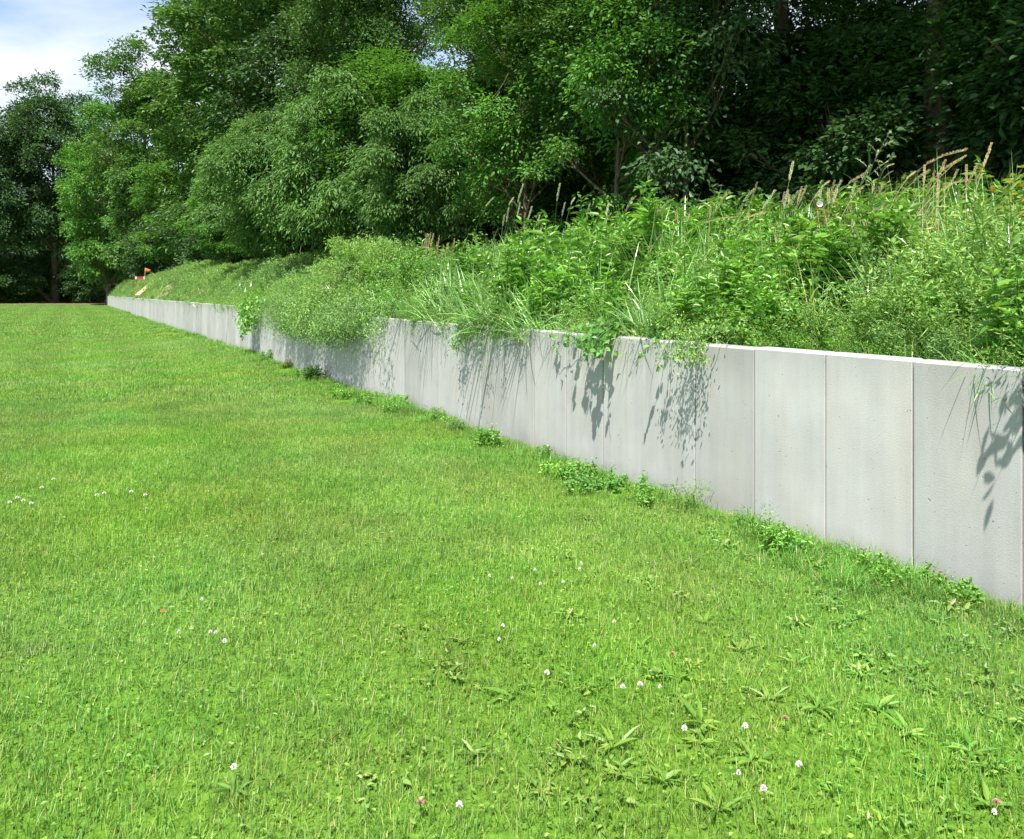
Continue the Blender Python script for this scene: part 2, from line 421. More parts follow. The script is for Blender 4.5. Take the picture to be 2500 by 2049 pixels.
ss = np.sort(np.concatenate([np.arange(-9, 30, .4), np.arange(30, 106, 1.0), [sn_wall - .01, sn_wall + .01, sn_wall + 38.5125 - .01, sn_wall + 38.5125 + .01]])); ws = np.concatenate([np.arange(.105, 3, .2), np.arange(3, 9, .6), [10, 14, 20, 30, 45]])
def bfn(Sg, Wg):
    Wo = Wg + woff(Sg); x = 4.49 - .56 * Sg + MM[0] * Wo; y = Sg + MM[1] * Wo
    return np.stack([x, y, bank_z(Sg, Wg)], -1)
P, F = grid(ss, ws, bfn)
g = MB(); g.add(P, F); tag(g.build('bank', M['soil'], smooth=True), 'earth bank rising behind the concrete wall', 'bank', kind='structure')
# sandy strip of bare ground at the foot of the far trees
g = MB(); n = 40; pr = np.random.default_rng(3)
xx = np.linspace(-80, -46, n); lo = 97.5 + pr.uniform(-1.2, 1.2, n); hi = lo + 3 + pr.uniform(-.6, 2.2, n)
v = np.concatenate([np.stack([xx, lo, np.full(n, .05)], 1), np.stack([xx, hi, np.full(n, .16)], 1)])
i = np.arange(n - 1)[:, None]; g.add(v, [np.concatenate([i, i + 1, i + 1 + n, i + n], 1)])
tag(g.build('bare_ground', M['soil']), 'strip of bare earthy ground at the foot of the far trees', 'bare ground', kind='structure')
# bare sandy patches on the bank just behind the middle wall
for k, (s0, w0, rx, ry) in enumerate(((43, .8, 2.2, .55), (33, .75, 1.9, .5), (28.5, .55, 1.3, .35))):
    g = MB(); pr = np.random.default_rng(20 + k); m = 22
    c = [W(s0, w0, bank_z(s0, w0) + .035)]
    ring = []
    for rr in (.5, 1.0):
        for a in np.linspace(0, 2 * math.pi, m, endpoint=False):
            q = rr * pr.uniform(.75, 1.1); s1 = s0 + rx * q * math.cos(a); w1 = max(.13, w0 + ry * q * math.sin(a))
            ring.append(W(s1, w1, bank_z(s1, w1) + (.035 if rr < 1 else .004)))
    v = np.array(c + ring); t = np.array([[0, 1 + i, 1 + (i + 1) % m] for i in range(m)])
    q = np.array([[1 + i, 1 + m + i, 1 + m + (i + 1) % m, 1 + (i + 1) % m] for i in range(m)])
    g.add(v, [t, q]); tag(g.build('bare_ground', M['sand'], smooth=True), 'bare sandy patch on the bank above the far half of the wall', 'bare ground', kind='structure')

# ------------------------------------------------------------------ retaining wall
rngw = np.random.default_rng(11)
DS = .4875                       # depth step of one panel
PL = DS * 1.1461                 # length of one panel
def wall(label, s0, count, off, group='concrete retaining walls along the lawn', lastgap=False):
    base = W(s0, off)
    t = empty('retaining_wall', base, math.atan2(U[1], U[0]))
    tag(t, label, 'wall', group, kind='thing')
    # local x along the wall (away), local y: negative = behind (bank side)
    T = .125
    protos = []
    for k in range(4):
        b = MB(); gap = (.0048, .0056, .0042, .0050)[k]
        add_box(b, (gap, -T, -.15), (PL - gap, 0, WH), .014 if k % 2 else .010, vb=.004)
        # the front chamfer needs a real face: local y=0 is the visible face
        protos.append(b.mesh('wall_panel', M['concrete']))
    for i in range(count):
        o = bpy.data.objects.new('wall_panel', protos[int(rngw.integers(4))])
        col.objects.link(o); o.parent = t
        o.location = (i * PL, rngw.normal(0, .0022), rngw.normal(0, .003))
    jm = MB()
    for i in range(count + 1):
        if rngw.random() < .25 and i > 0:
            add_box(jm, (i * PL - .0028, -T * .8, -.1), (i * PL + .0028, -.006 - rngw.uniform(0, .012), WH - .02), 0)
    if jm.v: 
        j = jm.build('joint_filling', M['mortar'], t); j['kind'] = 'stuff'
    return t
sn = 3.74 + 30 * DS            # 18.365: end of the near wall
wall('nearest length of pale concrete panel wall, with plants hanging over it', 3.74 - 6 * DS, 36, 0)
wall('middle length of concrete panel wall, set back a little beyond the leafy trail', sn, 79, .16)
wall('farthest short-looking length of concrete wall under the distant trees', sn + 79 * DS, 78, .40)
# closing return piece between near and middle wall is the end face of the near wall itself

# ------------------------------------------------------------------ geometry-node scatter for uncountable growth
def scatter(name, label, cat, pts, rots, scl, idx, protos):
    pc = bpy.data.collections.new(name + '_plants')
    for i, o in enumerate(protos):
        o.name = '%s_kind_%s' % (name, 'abcdefghij'[i]); pc.objects.link(o)
    me = bpy.data.meshes.new(name); n = len(pts)
    me.vertices.add(n); me.vertices.foreach_set('co', np.asarray(pts, np.float32).ravel())
    a = me.attributes.new('rot', 'FLOAT_VECTOR', 'POINT'); a.data.foreach_set('vector', np.asarray(rots, np.float32).ravel())
    a = me.attributes.new('scl', 'FLOAT_VECTOR', 'POINT'); a.data.foreach_set('vector', np.asarray(scl, np.float32).ravel())
    a = me.attributes.new('idx', 'INT', 'POINT'); a.data.foreach_set('value', np.asarray(idx, np.int32))
    o = bpy.data.objects.new(name, me); col.objects.link(o)
    tag(o, label, cat, kind='stuff')
    ng = bpy.data.node_groups.new(name, 'GeometryNodeTree')
    ng.interface.new_socket('Geometry', in_out='INPUT', socket_type='NodeSocketGeometry')
    ng.interface.new_socket('Geometry', in_out='OUTPUT', socket_type='NodeSocketGeometry')
    N = ng.nodes; L = ng.links
    gi = N.new('NodeGroupInput'); go = N.new('NodeGroupOutput')
    ci = N.new('GeometryNodeCollectionInfo'); ci.inputs['Collection'].default_value = pc
    ci.inputs['Separate Children'].default_value = True; ci.inputs['Reset Children'].default_value = True
    ip = N.new('GeometryNodeInstanceOnPoints'); ip.inputs['Pick Instance'].default_value = True
    def attr(nm, dt):
        x = N.new('GeometryNodeInputNamedAttribute'); x.data_type = dt; x.inputs['Name'].default_value = nm
        return [q for q in x.outputs if q.enabled and q.name == 'Attribute'][0]
    er = N.new('FunctionNodeEulerToRotation')
    L.new(gi.outputs[0], ip.inputs['Points']); L.new(ci.outputs[0], ip.inputs['Instance'])
    L.new(attr('idx', 'INT'), ip.inputs['Instance Index'])
    L.new(attr('rot', 'FLOAT_VECTOR'), er.inputs[0]); L.new(er.outputs[0], ip.inputs['Rotation'])
    L.new(attr('scl', 'FLOAT_VECTOR'), ip.inputs['Scale'])
    L.new(ip.outputs[0], go.inputs[0])
    md = o.modifiers.new('growth', 'NODES'); md.node_group = ng
    return o

# ------------------------------------------------------------------ lawn grass
def grass_tile(seed, size, n, ln, wd, seg=2, broad=0.0):
    r = np.random.default_rng(seed); b = MB()
    p = np.zeros((n, 3)); p[:, 0] = r.uniform(-size / 2, size / 2, n); p[:, 1] = r.uniform(-size / 2, size / 2, n)
    # tufting: pull the blades towards random tuft centres
    c = r.uniform(-size / 2, size / 2, (max(8, n // 22), 2)); k = r.integers(len(c), size=n); pull = r.uniform(0, .8, n) ** .5
    q = r.normal(0, .022 * max(1, size / 2), (n, 2)); use = r.random(n) < .55
    p[use, :2] = c[k[use]] + q[use]
    L_ = ln * r.lognormal(0, .32, n); rn = r.random(n) ** 1.15
    add_blades(b, p, r.uniform(0, 2 * math.pi, n), np.clip(np.abs(r.normal(.35, .28, n)), .03, 1.1), L_, wd * r.uniform(.7, 1.35, n), rn, seg, .8)
    if broad:
        m = int(broad * size * size)           # little clover-like leaves
        pp = np.zeros((m, 3)); pp[:, :2] = r.uniform(-size / 2, size / 2, (m, 2)); pp[:, 2] = r.uniform(.006, .030, m)
        cc = r.uniform(-size / 2, size / 2, (18, 2)); kk = r.integers(18, size=m); us = r.random(m) < .75
        pp[us, :2] = cc[kk[us]] + r.normal(0, .05, (us.sum(), 2))
        az = r.uniform(0, 2 * math.pi, m)
        d = np.stack([np.cos(az), np.sin(az), r.uniform(-.1, .5, m)], 1)
        add_leaves(b, pp, d, np.array([0, 0, 1.0]) + r.normal(0, .35, (m, 3)), r.uniform(.010, .024, m), r.uniform(.007, .013, m), r.uniform(.05, .85, m), True)
    return b.build('tile', M['blade'], link=False)
def lawn_lod(name, label, size, y0, y1, kinds, jitter=.12, marg=1.6):
    r = np.random.default_rng(int(size * 10)); pts = []; rot = []; sc = []; ix = []
    for x in np.arange(-110, 12, size):
        for y in np.arange(y0, y1, size):
            if abs(x) > .66 * y + marg + size: continue
            s, w = wof(x, y)
            off = -.35 * size + (.10 if s < sn else .25 if s < 57 else .9)
            if w > off: continue
            if w > -.6 * size and size > 1.1: pass
            pts.append((x, y, float(lawn_z(x, y)))); rot.append((0, 0, r.integers(4) * math.pi / 2))
            q = r.uniform(.88, 1.15); sc.append((1.02, 1.02, q)); ix.append(r.integers(len(kinds)))
    return scatter(name, label, 'grass', pts, rot, sc, ix, kinds)
lawn_lod('lawn_grass', 'short mown grass with clover leaves in the foreground', .5, 1.6, 11.1,
         [grass_tile(i, .5, 2300, .038, .0028, 3, 420) for i in range(5)])
lawn_lod('lawn_grass', 'short mown grass in the middle of the lawn', 1.0, 11.35, 26.3,
         [grass_tile(20 + i, 1.0, 3000, .042, .0062, 2) for i in range(4)])
lawn_lod('lawn_grass', 'short mown grass on the far part of the lawn', 2.0, 27, 98,
         [grass_tile(40 + i, 2.0, 3600, .055, .017, 2) for i in range(4)])

# ------------------------------------------------------------------ growth prototypes for the bank
def herb(seed, h=.85, nst=6, leafl=.10, leafw=.032, mat='herb', per=26, spread=.16, lean=.25):
    r = np.random.default_rng(seed); b = MB()
    for k in range(nst):
        a = r.uniform(0, 6.28); hh = h * r.uniform(.7, 1.1); le = r.uniform(0, lean)
        t = np.linspace(0, 1, 7); o = r.normal(0, spread * .5, 2)
        pts = np.stack([o[0] + math.cos(a) * le * hh * t ** 1.6, o[1] + math.sin(a) * le * hh * t ** 1.6, hh * t], 1)
        add_tube(b, pts, .005 * (1 - .7 * t) + .0012, 4, .3)
        q = np.sort(r.uniform(.18, 1.0, per)); p = np.stack([np.interp(q, t, pts[:, i]) for i in range(3)], 1)
        az = np.arange(per) * 2.4 + r.uniform(0, 6); up = np.interp(q, [0, .8, 1], [.15, .35, 1.1])
        d = np.stack([np.cos(az), np.sin(az), up + r.normal(0, .25, per)], 1)
        sc = np.interp(q, [0, .35, .8, 1], [.8, 1.1, .95, .55]) * r.uniform(.75, 1.2, per)
        add_leaves(b, p, d, np.array([0, 0, 1.0]) + r.normal(0, .3, (per, 3)), leafl * sc, leafw * sc, r.random(per), True, .3)
        # small side leaves to fill the stem
        m = per; q = r.uniform(.2, 1, m); p = np.stack([np.interp(q, t, pts[:, i]) for i in range(3)], 1) + r.normal(0, .03, (m, 3))
        az = r.uniform(0, 6.28, m); d = np.stack([np.cos(az), np.sin(az), r.uniform(-.3, .9, m)], 1)
        add_leaves(b, p, d, np.array([0, 0, 1.0]) + r.normal(0, .5, (m, 3)), leafl * .55 * r.uniform(.6, 1.2, m), leafw * .6, r.random(m), True, .2)
    return b.build('herb', M[mat], link=False)
def tuft(seed, n=60, ln=.7, wd=.010, mat='broad', sp=.09, lean=.45):
    r = np.random.default_rng(seed); b = MB()
    p = np.zeros((n, 3)); p[:, :2] = r.normal(0, sp, (n, 2))
    add_blades(b, p, r.uniform(0, 6.28, n), np.clip(np.abs(r.normal(lean, .22, n)), .05, 1.1), ln * r.uniform(.5, 1.15, n), wd * r.uniform(.6, 1.3, n), r.random(n), 5, 1.5)
    return b.build('tuft', M[mat], link=False)
def feather(seed, h=.8, nst=13, per=46, leafl=.050, leafw=.016, mat='feather', spread=.12, lean=.5, stem=True):
    r = np.random.default_rng(seed); b = MB()
    for k in range(nst):
        a = r.uniform(0, 6.28); hh = h * r.uniform(.55, 1.1); le = r.uniform(.05, lean)
        t = np.linspace(0, 1, 6); o = r.normal(0, spread * .5, 2)
        pts = np.stack([o[0] + math.cos(a) * le * hh * t ** 1.5, o[1] + math.sin(a) * le * hh * t ** 1.5, hh * (t - .12 * t ** 3)], 1)
        if stem: add_tube(b, pts, .0028 * (1 - .7 * t) + .0007, 3, .5, False)
        q = r.uniform(.15, 1.0, per) ** .8; p = np.stack([np.interp(q, t, pts[:, i]) for i in range(3)], 1)
        az = r.uniform(0, 6.28, per); ra = r.uniform(0, .085, per) * np.interp(q, [0, 1], [1.2, .5])
        p = p + np.stack([np.cos(az) * ra, np.sin(az) * ra, ra * .6], 1)
        d = np.stack([np.cos(az), np.sin(az), r.uniform(-.1, 1.2, per)], 1)
        add_leaves(b, p, d, r.normal(0, 1, (per, 3)), leafl * r.uniform(.6, 1.3, per), leafw * r.uniform(.7, 1.3, per), r.random(per), False, .1)
    return b.build('feather', M[mat], link=False)

# where each kind of weed grows along the bank, by s (distance) -- from the photograph
rb = np.random.default_rng(5)
def grow(kind_fn, n, s0, s1, w0, w1, zs=(.8, 1.2), tilt=.15, hmul=None):
    pts, rot, sc = [], [], []
    for i in range(n):
        s = s0 + (s1 - s0) * rb.random() if s1 - s0 < 20 else s0 * (s1 / s0) ** rb.random()
        w = w0 + (w1 - w0) * rb.random()
        if rb.random() > kind_fn(s, w): continue
        clean = 3.93 < s < 6.0
        if clean and w < .20: continue
        z = float(bank_z(s, w)) - .02; p = W(s, w + float(woff(s)), z)
        q = rb.uniform(*zs) * (hmul(s, w) if hmul else 1)
        if clean and w < .36: q *= .55 + 1.9 * (w - .13)
        # plants at the wall edge lean out over the lawn
        out = (.35 if not clean else .02) * float(1 - sm(.12, .6, w))
        # lean direction -MM : rotate about U
        ax = Vector((U[0], U[1], 0)); mt = Matrix.Rotation(out * 1.3 * rb.uniform(.4, 1.5), 3, -ax) @ Matrix.Rotation(rb.normal(0, tilt), 3, 'X') @ Matrix.Rotation(rb.uniform(0, 6.28), 3, 'Z')
        e = mt.to_euler(); pts.append(p); rot.append((e.x, e.y, e.z)); sc.append((q, q, q * rb.uniform(.85, 1.1)))
    return pts, rot, sc
def edge_h(s, w):      # shorter beside the wall, taller behind
    return float(.88 + .16 * sm(6.3, 8.5, s)) * float(1 - .16 * (1 - sm(5.5, 9, s)) * sm(1.2, 2.2, w)) * (1 + .22 * math.sin(s * 2.3 + w * 3.1) * math.sin(s * 1.1 - w * 2.2)) * float(.80 + .20 * sm(.1, 1.0, w)) * float(1 - .50 * sm(17, 26, s) )
def bumpf(s, c, wd): return math.exp(-((s - c) / wd) ** 2)
sets = []
# bright leafy herbs: x 1570-1880 (s 4.9-6) and x 1250-1450 (s 6.8-8.2), some everywhere
herbK = [herb(i, .85, 5, .15, .045, per=22) for i in range(3)] + [herb(7, .6, 7, .09, .04, per=28)]
a = grow(lambda s, w: .07 + .93 * max(bumpf(s, 5.55, .62), .85 * bumpf(s, 8.0, .9)), 1700, 3.0, 22, .22, 3.4, (.6, 1.15), .12, edge_h)
scatter('leafy_weeds', 'bright green leafy weeds crowding the bank above the wall', 'weeds', *a, rb.integers(0, 4, len(a[0])), herbK)
tuftK = [tuft(30 + i, 46, .80, .019) for i in range(3)] + [tuft(35, 80, .5, .008, 'darkgrass')]
a = grow(lambda s, w: 0.0 if (2.6 < s < 6.1 and w < .62) else .34 + .66 * max(bumpf(s, 10, 2.6), bumpf(s, 3.6, .8)), 2700, 2.6, 24, .13, 3.6, (.6, 1.2), .2, edge_h)
scatter('tall_grass', 'broad bladed arching grass on the bank above the wall', 'grass', *a, rb.integers(0, 4, len(a[0])), tuftK)
fK = [feather(40 + i, .78) for i in range(3)] + [feather(46, .7, 12, 60, .035, .016, 'greygreen')]
a = grow(lambda s, w: .14 + .86 * max(bumpf(s, 4.3, .6), .9 * bumpf(s, 6.7, .5), .8 * bumpf(s, 15, 3)), 1500, 2.6, 26, .13, 3.6, (.6, 1.15), .2, edge_h)
scatter('feathery_weeds', 'fine feathery pale green weeds on the bank above the wall', 'weeds', *a, rb.integers(0, 4, len(a[0])), fK)
dK = [tuft(55, 34, .85, .007, 'dry', .12, .35), tuft(56, 26, .7, .006, 'dry', .15, .5), tuft(57, 22, .95, .017, 'broad', .10, .35)]
a1 = grow(lambda s, w: 1, 70, 3.9, 6.4, 1.2, 2.6, (.75, 1.1), .2)
a2 = grow(lambda s, w: 1, 46, 8.5, 14, 1.0, 2.4, (.7, 1.0), .15)
a3 = grow(lambda s, w: 0 if (2.6 < s < 6.1 and w < .7) else 1, 60, 3.0, 15, .3, 2.2, (.45, .8), .25)
ix_ = np.concatenate([rb.integers(0, 3, len(a1[0])), np.full(len(a2[0]), 2), rb.integers(0, 3, len(a3[0]))])
scatter('straw_grass', 'straw coloured and long pale grass along the crest of the weeds', 'grass', a1[0] + a2[0] + a3[0], a1[1] + a2[1] + a3[1], a1[2] + a2[2] + a3[2], ix_, dK)
# short rough grass and weeds fringe right on the wall top
sK = [tuft(50, 50, .26, .006, 'darkgrass', .06, .6), tuft(51, 44, .30, .008, 'broad', .06, .6), feather(52, .3, 12, 50, .02, .007), herb(53, .22, 6, .05, .022, per=12, spread=.1)]
a = grow(lambda s, w: 1, 2600, 1.2, 30, .13, .5, (.6, 1.1), .3)
scatter('wall_top_fringe', 'low fringe of grass and small weeds along the wall top', 'grass', *a, rb.integers(0, 4, len(a[0])), sK)
# far part of the bank: rough low grass
fK2 = [tuft(60, 120, .5, .016, 'darkgrass', .25, .4), feather(61, .5, 26, 60, .06, .02, 'greygreen', .5), feather(62, .55, 26, 60, .055, .018, 'feather', .5), tuft(63, 90, .45, .02, 'broad', .25)]
def farp(s, w):
    for (s0, w0, rx, ry) in ((43, .8, 2.3, .6), (33, .75, 1.9, .5), (28.5, .5, 1.5, .4)):
        if ((s - s0) / rx) ** 2 + ((w - w0) / ry) ** 2 < 1: return 0.30
    return 1
a = grow(farp, 5200, 18.5, 99, .2, 5.5, (.7, 1.25), .15, lambda s, w: float(.55 + .5 * sm(.2, 2.2, w)))
scatter('rough_grass', 'rough grass and low weeds on the far stretch of the bank', 'grass', *a, rb.integers(0, 4, len(a[0])), fK2)
# undergrowth in the wood behind
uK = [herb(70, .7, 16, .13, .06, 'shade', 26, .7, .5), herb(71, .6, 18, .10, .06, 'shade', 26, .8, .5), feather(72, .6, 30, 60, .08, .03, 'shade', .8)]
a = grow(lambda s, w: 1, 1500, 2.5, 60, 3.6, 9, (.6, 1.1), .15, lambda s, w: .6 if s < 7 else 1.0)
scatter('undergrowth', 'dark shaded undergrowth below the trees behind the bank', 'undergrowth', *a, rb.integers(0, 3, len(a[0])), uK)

# longer grass left unmown along the wall foot
eK = [tuft(80, 60, .16, .0045, 'darkgrass', .055, .6), tuft(81, 46, .12, .004, 'blade', .05, .55), herb(82, .10, 6, .04, .022, 'herb', 8, .09, .5), tuft(83, 60, .22, .004, 'darkgrass', .05, .75)]
pts, rot, sc, ix = [], [], [], []
for i in range(2300):
    s = 3.2 * (60 / 3.2) ** rb.random(); d = abs(rb.normal(0, .13))
    nz = math.sin(s * 1.9) * .5 + math.sin(s * 4.3 + 1) * .3 + math.sin(s * .7) * .3
    if rb.random() > .55 + .45 * nz: continue
    off = 0 if s < sn else .16 if s < 56.8 else .85
    d *= (1.0 + .8 * max(0, nz)) * (1 + .02 * s)
    p = W(s, off - .02 - d, 0); p[2] = lawn_z(p[0], p[1])
    q = rb.uniform(.55, 1.15) * (1 if s > 9 else .72) * (1 + .35 * max(0, nz)); pts.append(p); rot.append((0, 0, rb.uniform(0, 6.28))); sc.append((q, q, q)); ix.append(int(rb.choice(4, p=[.38, .34, .08, .20])))
scatter('wall_foot_grass', 'longer dark grass left unmown along the foot of the wall', 'grass', pts, rot, sc, ix, eK)
def rosette(seed, n, ln, wd):
    r = np.random.default_rng(seed); b = MB(); az = np.arange(n) * 2.4 + r.normal(0, .3, n)
    d = np.stack([np.cos(az), np.sin(az), r.uniform(.25, .9, n)], 1)
    p = np.zeros((n, 3)); p[:, :2] = r.normal(0, .008, (n, 2)); p[:, 2] = .005
    add_leaves(b, p, d, np.array([0, 0, 1.0]) + r.normal(0, .15, (n, 3)), ln * r.uniform(.6, 1.2, n), wd * r.uniform(.7, 1.2, n), r.uniform(.1, .8, n), True, .18)
    return b
# patches of broad small weeds in the near right lawn
pK = [herb(90, .035, 4, .040, .012, 'blade', 4, .05, .9), herb(91, .03, 5, .024, .013, 'blade', 4, .07, .9), rosette(310, 8, .05, .013).build('rosette', M['blade'], link=False)]
pts, rot, sc, ix = [], [], [], []
for i in range(210):
    y = rb.uniform(2.1, 6.5); x = rb.uniform(-.3, .68) * y
    if wof(x, y)[1] > -.1 or rb.random() > .3 + .7 * (x / (.7 * y)): continue
    pts.append((x, y, float(lawn_z(x, y)))); rot.append((0, 0, rb.uniform(0, 6.3))); q = rb.uniform(.7, 1.4); sc.append((q, q, q)); ix.append(int(rb.integers(3)))
scatter('lawn_weeds', 'small broad leaved weeds mixed into the lawn at the right', 'weeds', pts, rot, sc, ix, pK)
#@@TREES
# ------------------------------------------------------------------ trees
def unit(r, n):
    v = r.normal(0, 1, (n, 3)); return nrmz(v)
def make_tree(name, seed, H, base, rad, mat, n_lobes=22, clumps=900, per=34, leaf=.28, lw=.55, cr_=.55, droop=.1,
              lobe_r=.42, trunk_r=.25, six=False, flat=.55, hang=0.0, skirt=1.0, shift=(0, 0), limbs=26, nrm_up=1.0, holes=.0, lean=(0, 0)):
    """crown of leaf clumps on the surfaces of many lobes; base = height where the crown starts; rad = crown radius"""
    r = np.random.default_rng(seed)
    cz = (H + base) / 2; hz = (H - base) / 2
    C = np.array([shift[0], shift[1], cz])
    d = unit(r, n_lobes); d[:, 2] = np.linspace(-.95, .98, n_lobes); a = np.arange(n_lobes) * 2.399 + r.uniform(0, .8, n_lobes)
    hh = np.sqrt(1 - d[:, 2] ** 2); d[:, 0] = np.cos(a) * hh; d[:, 1] = np.sin(a) * hh
    rr = r.uniform(.50, .86, n_lobes)[:, None]
    out_ = r.random(n_lobes) < .28; rr[out_] = r.uniform(.85, 1.0, (int(out_.sum()), 1))
    prof = np.where(d[:, 2] < 0, skirt, 1.0)[:, None]
    lc = C + d * rr * np.array([rad, rad, hz]) * np.concatenate([prof, prof, np.ones_like(prof)], 1)
    lr = rad * lobe_r * .9 * r.uniform(.6, 1.35, n_lobes) * np.where(out_, .6, 1.0)
    lc = np.concatenate([lc, C[None, :] + np.array([[0, 0, hz * .3], [0, 0, -hz * .3]])]); lr = np.concatenate([lr, [rad * .5, rad * .5]])
    wgt = lr ** 2; k = r.choice(len(lc), clumps, p=wgt / wgt.sum())
    u = unit(r, clumps); u[:, 2] = np.where(u[:, 2] < -.25, -u[:, 2] * r.choice([1, -1], clumps, p=[.6, .4]), u[:, 2])
    cc = lc[k] + u * lr[k][:, None] * (r.uniform(.35, 1.0, clumps) ** .5 * 1.05)[:, None] * np.array([1, 1, .75])
    if holes:
        keep = (np.sin(cc[:, 0] * 1.7 + seed) * np.sin(cc[:, 1] * 1.9) * np.sin(cc[:, 2] * 1.5 + 2) < (1 - holes) * .6); cc = cc[keep]; u = u[keep]
    cc = cc[cc[:, 2] > base - .3 * rad]
    u = u[:len(cc)] if len(u) != len(cc) else u
    outw = nrmz(cc - C)
    m = len(cc); n = m * per
    csz = cr_ * .84 * r.uniform(.55, 1.35, m)
    g = r.normal(0, 1, (m, per, 3)) * np.array([1, 1, flat]) * csz[:, None, None] * .5
    g[:, :, 2] -= np.hypot(g[:, :, 0], g[:, :, 1]) * droop
    pos = (cc[:, None, :] + g).reshape(-1, 3)
    dd = nrmz(g.reshape(-1, 3) + 1e-3) + np.repeat(outw, per, 0) * .5 + r.normal(0, .35, (n, 3)); dd[:, 2] = dd[:, 2] * .6 - hang - droop
    nn = np.array([0, 0, nrm_up]) + np.repeat(outw, per, 0) * .45 + r.normal(0, .45, (n, 3))
    crn = np.clip(np.repeat(r.uniform(0, 1, m), per) * .45 + r.random(n) * .55, 0, 1)
    b = MB(); add_leaves(b, pos, dd, nn, leaf * r.uniform(.5, 1.4, n) * np.repeat(r.uniform(.75, 1.25, m), per), leaf * lw * r.uniform(.6, 1.25, n), crn, six, .14 + .2 * hang, .2)
    t = MB(); zz = np.linspace(0, 1, 12); top = H * .86
    wob = np.cumsum(r.normal(0, .05, (12, 2)), 0) * trunk_r * 3 * zz[:, None]
    pts = np.stack([wob[:, 0] + shift[0] * zz ** 1.5 + lean[0] * zz, wob[:, 1] + shift[1] * zz ** 1.5 + lean[1] * zz, -.3 + (top + .3) * zz], 1)
    rads = trunk_r * (1.35 * np.exp(-zz * 14) * .5 + 1) * (1 - .86 * zz)
    add_tube(t, pts, rads, 12)
    for j in range(min(limbs, len(lc))):
        e = lc[j]; z0 = max(base * .75, min(e[2] - rad * .35, top * .9)); f0 = z0 / top
        s0 = np.array([np.interp(f0, zz, pts[:, q]) for q in range(3)])
        q = np.linspace(0, 1, 7)[:, None]; mid = (s0 + e) / 2 + np.array([0, 0, -.08 * rad]) + r.normal(0, .05 * rad, 3)
        P_ = (1 - q) ** 2 * s0 + 2 * q * (1 - q) * mid + q ** 2 * e
        r0 = np.interp(f0, zz, rads) * .5
        add_tube(t, P_, r0 * (1 - .8 * q[:, 0]) + .008, 6)
        near = np.argsort(np.linalg.norm(cc - e, axis=1))[:7 if n_lobes < 40 else 4]
        for c_ in cc[near]:
            q = np.linspace(0, 1, 5)[:, None]; s1 = P_[4] 
            m2 = (s1 + c_) / 2 + r.normal(0, .05 * rad, 3)
            Q_ = (1 - q) ** 2 * s1 + 2 * q * (1 - q) * m2 + q ** 2 * c_
            add_tube(t, Q_, r0 * .28 * (1 - .8 * q[:, 0]) + .004, 4, .5, False)
    e = empty(name)
    t.build('trunk', M['bark'], e, True); b.build('crown', M[mat], e)
    return e
PROTO = {}
def place(kind, s, w, label, rz=0.0, sc=1.0, sz=None, group=None, cat='tree', xy=None, z=None, name=None, tilt=(0, 0)):
    src, used = PROTO[kind]
    o = copy_tree(src) if used else src
    PROTO[kind][1] = True
    p = W(s, w, 0) if xy is None else np.array([xy[0], xy[1], 0.0])
    ss_, ww_ = wof(p[0], p[1])
    p[2] = (float(bank_z(ss_, ww_)) - .05 if ww_ > .1 and ss_ < 103 else .0) if z is None else z
    o.location = p; o.rotation_euler = (tilt[0], tilt[1], rz); sz = sz or sc; o.scale = (sc, sc, sz)
    o['label'] = label; o['category'] = cat
    if group: o['group'] = group
    return o

# big oaks of the wood edge seen at 40 to 110 m; leaf size is that of a small spray of leaves
PROTO['oak_a'] = [make_tree('oak_tree', 101, 24, .6, 6.0, 'oak', 34, 1500, 30, .34, .62, .80, lobe_r=.36, holes=.12, trunk_r=.36, skirt=.8), False]
PROTO['oak_b'] = [make_tree('oak_tree', 102, 22, .4, 6.5, 'oakdark', 36, 1600, 30, .32, .62, .82, lobe_r=.34, holes=.12, trunk_r=.34, skirt=1.0), False]
PROTO['maple'] = [make_tree('broadleaf_tree', 103, 20, .1, 5.6, 'bright', 34, 1500, 30, .32, .6, .76, lobe_r=.36, holes=.12, trunk_r=.30, skirt=1.05), False]
# mid distance oak, finer leaves
PROTO['oak_m'] = [make_tree('oak_tree', 104, 17, 2.4, 5.0, 'oak', 40, 3000, 34, .17, .6, .62, lobe_r=.34, trunk_r=.30, skirt=.9, holes=.05), False]
# near trees, true leaf size
PROTO['oak_n'] = [make_tree('oak_tree', 105, 13, 3.0, 4.2, 'oak', 44, 3600, 40, .098, .52, .40, lobe_r=.30, trunk_r=.21, six=True, skirt=.9, holes=.12), False]
PROTO['oak_h'] = [make_tree('oak_tree', 106, 14, 4.6, 4.8, 'oakdark', 44, 2400, 40, .115, .55, .46, lobe_r=.30, trunk_r=.19, six=True, skirt=.9, holes=.35), False]
PROTO['cherry'] = [make_tree('cherry_tree', 107, 5.2, .25, 2.1, 'cherry', 40, 2600, 30, .115, .36, .34, .25, lobe_r=.32, trunk_r=.07, six=True, hang=.38, skirt=1.1, nrm_up=.5), False]
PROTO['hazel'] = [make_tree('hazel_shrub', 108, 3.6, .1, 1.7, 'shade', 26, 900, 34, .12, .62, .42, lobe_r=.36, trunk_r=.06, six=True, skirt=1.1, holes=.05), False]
PROTO['sprig'] = [make_tree('young_oak', 109, 6.2, .7, 1.7, 'bright', 30, 900, 34, .090, .5, .34, lobe_r=.42, trunk_r=.06, six=True, skirt=1.0, holes=.25, shift=(.3, -.3)), False]
PROTO['mid'] = [make_tree('young_oak', 119, 7.5, .9, 2.3, 'oak', 34, 1700, 36, .095, .52, .38, lobe_r=.38, trunk_r=.08, six=True, skirt=1.0, holes=.2, shift=(-.4, -.3)), False]
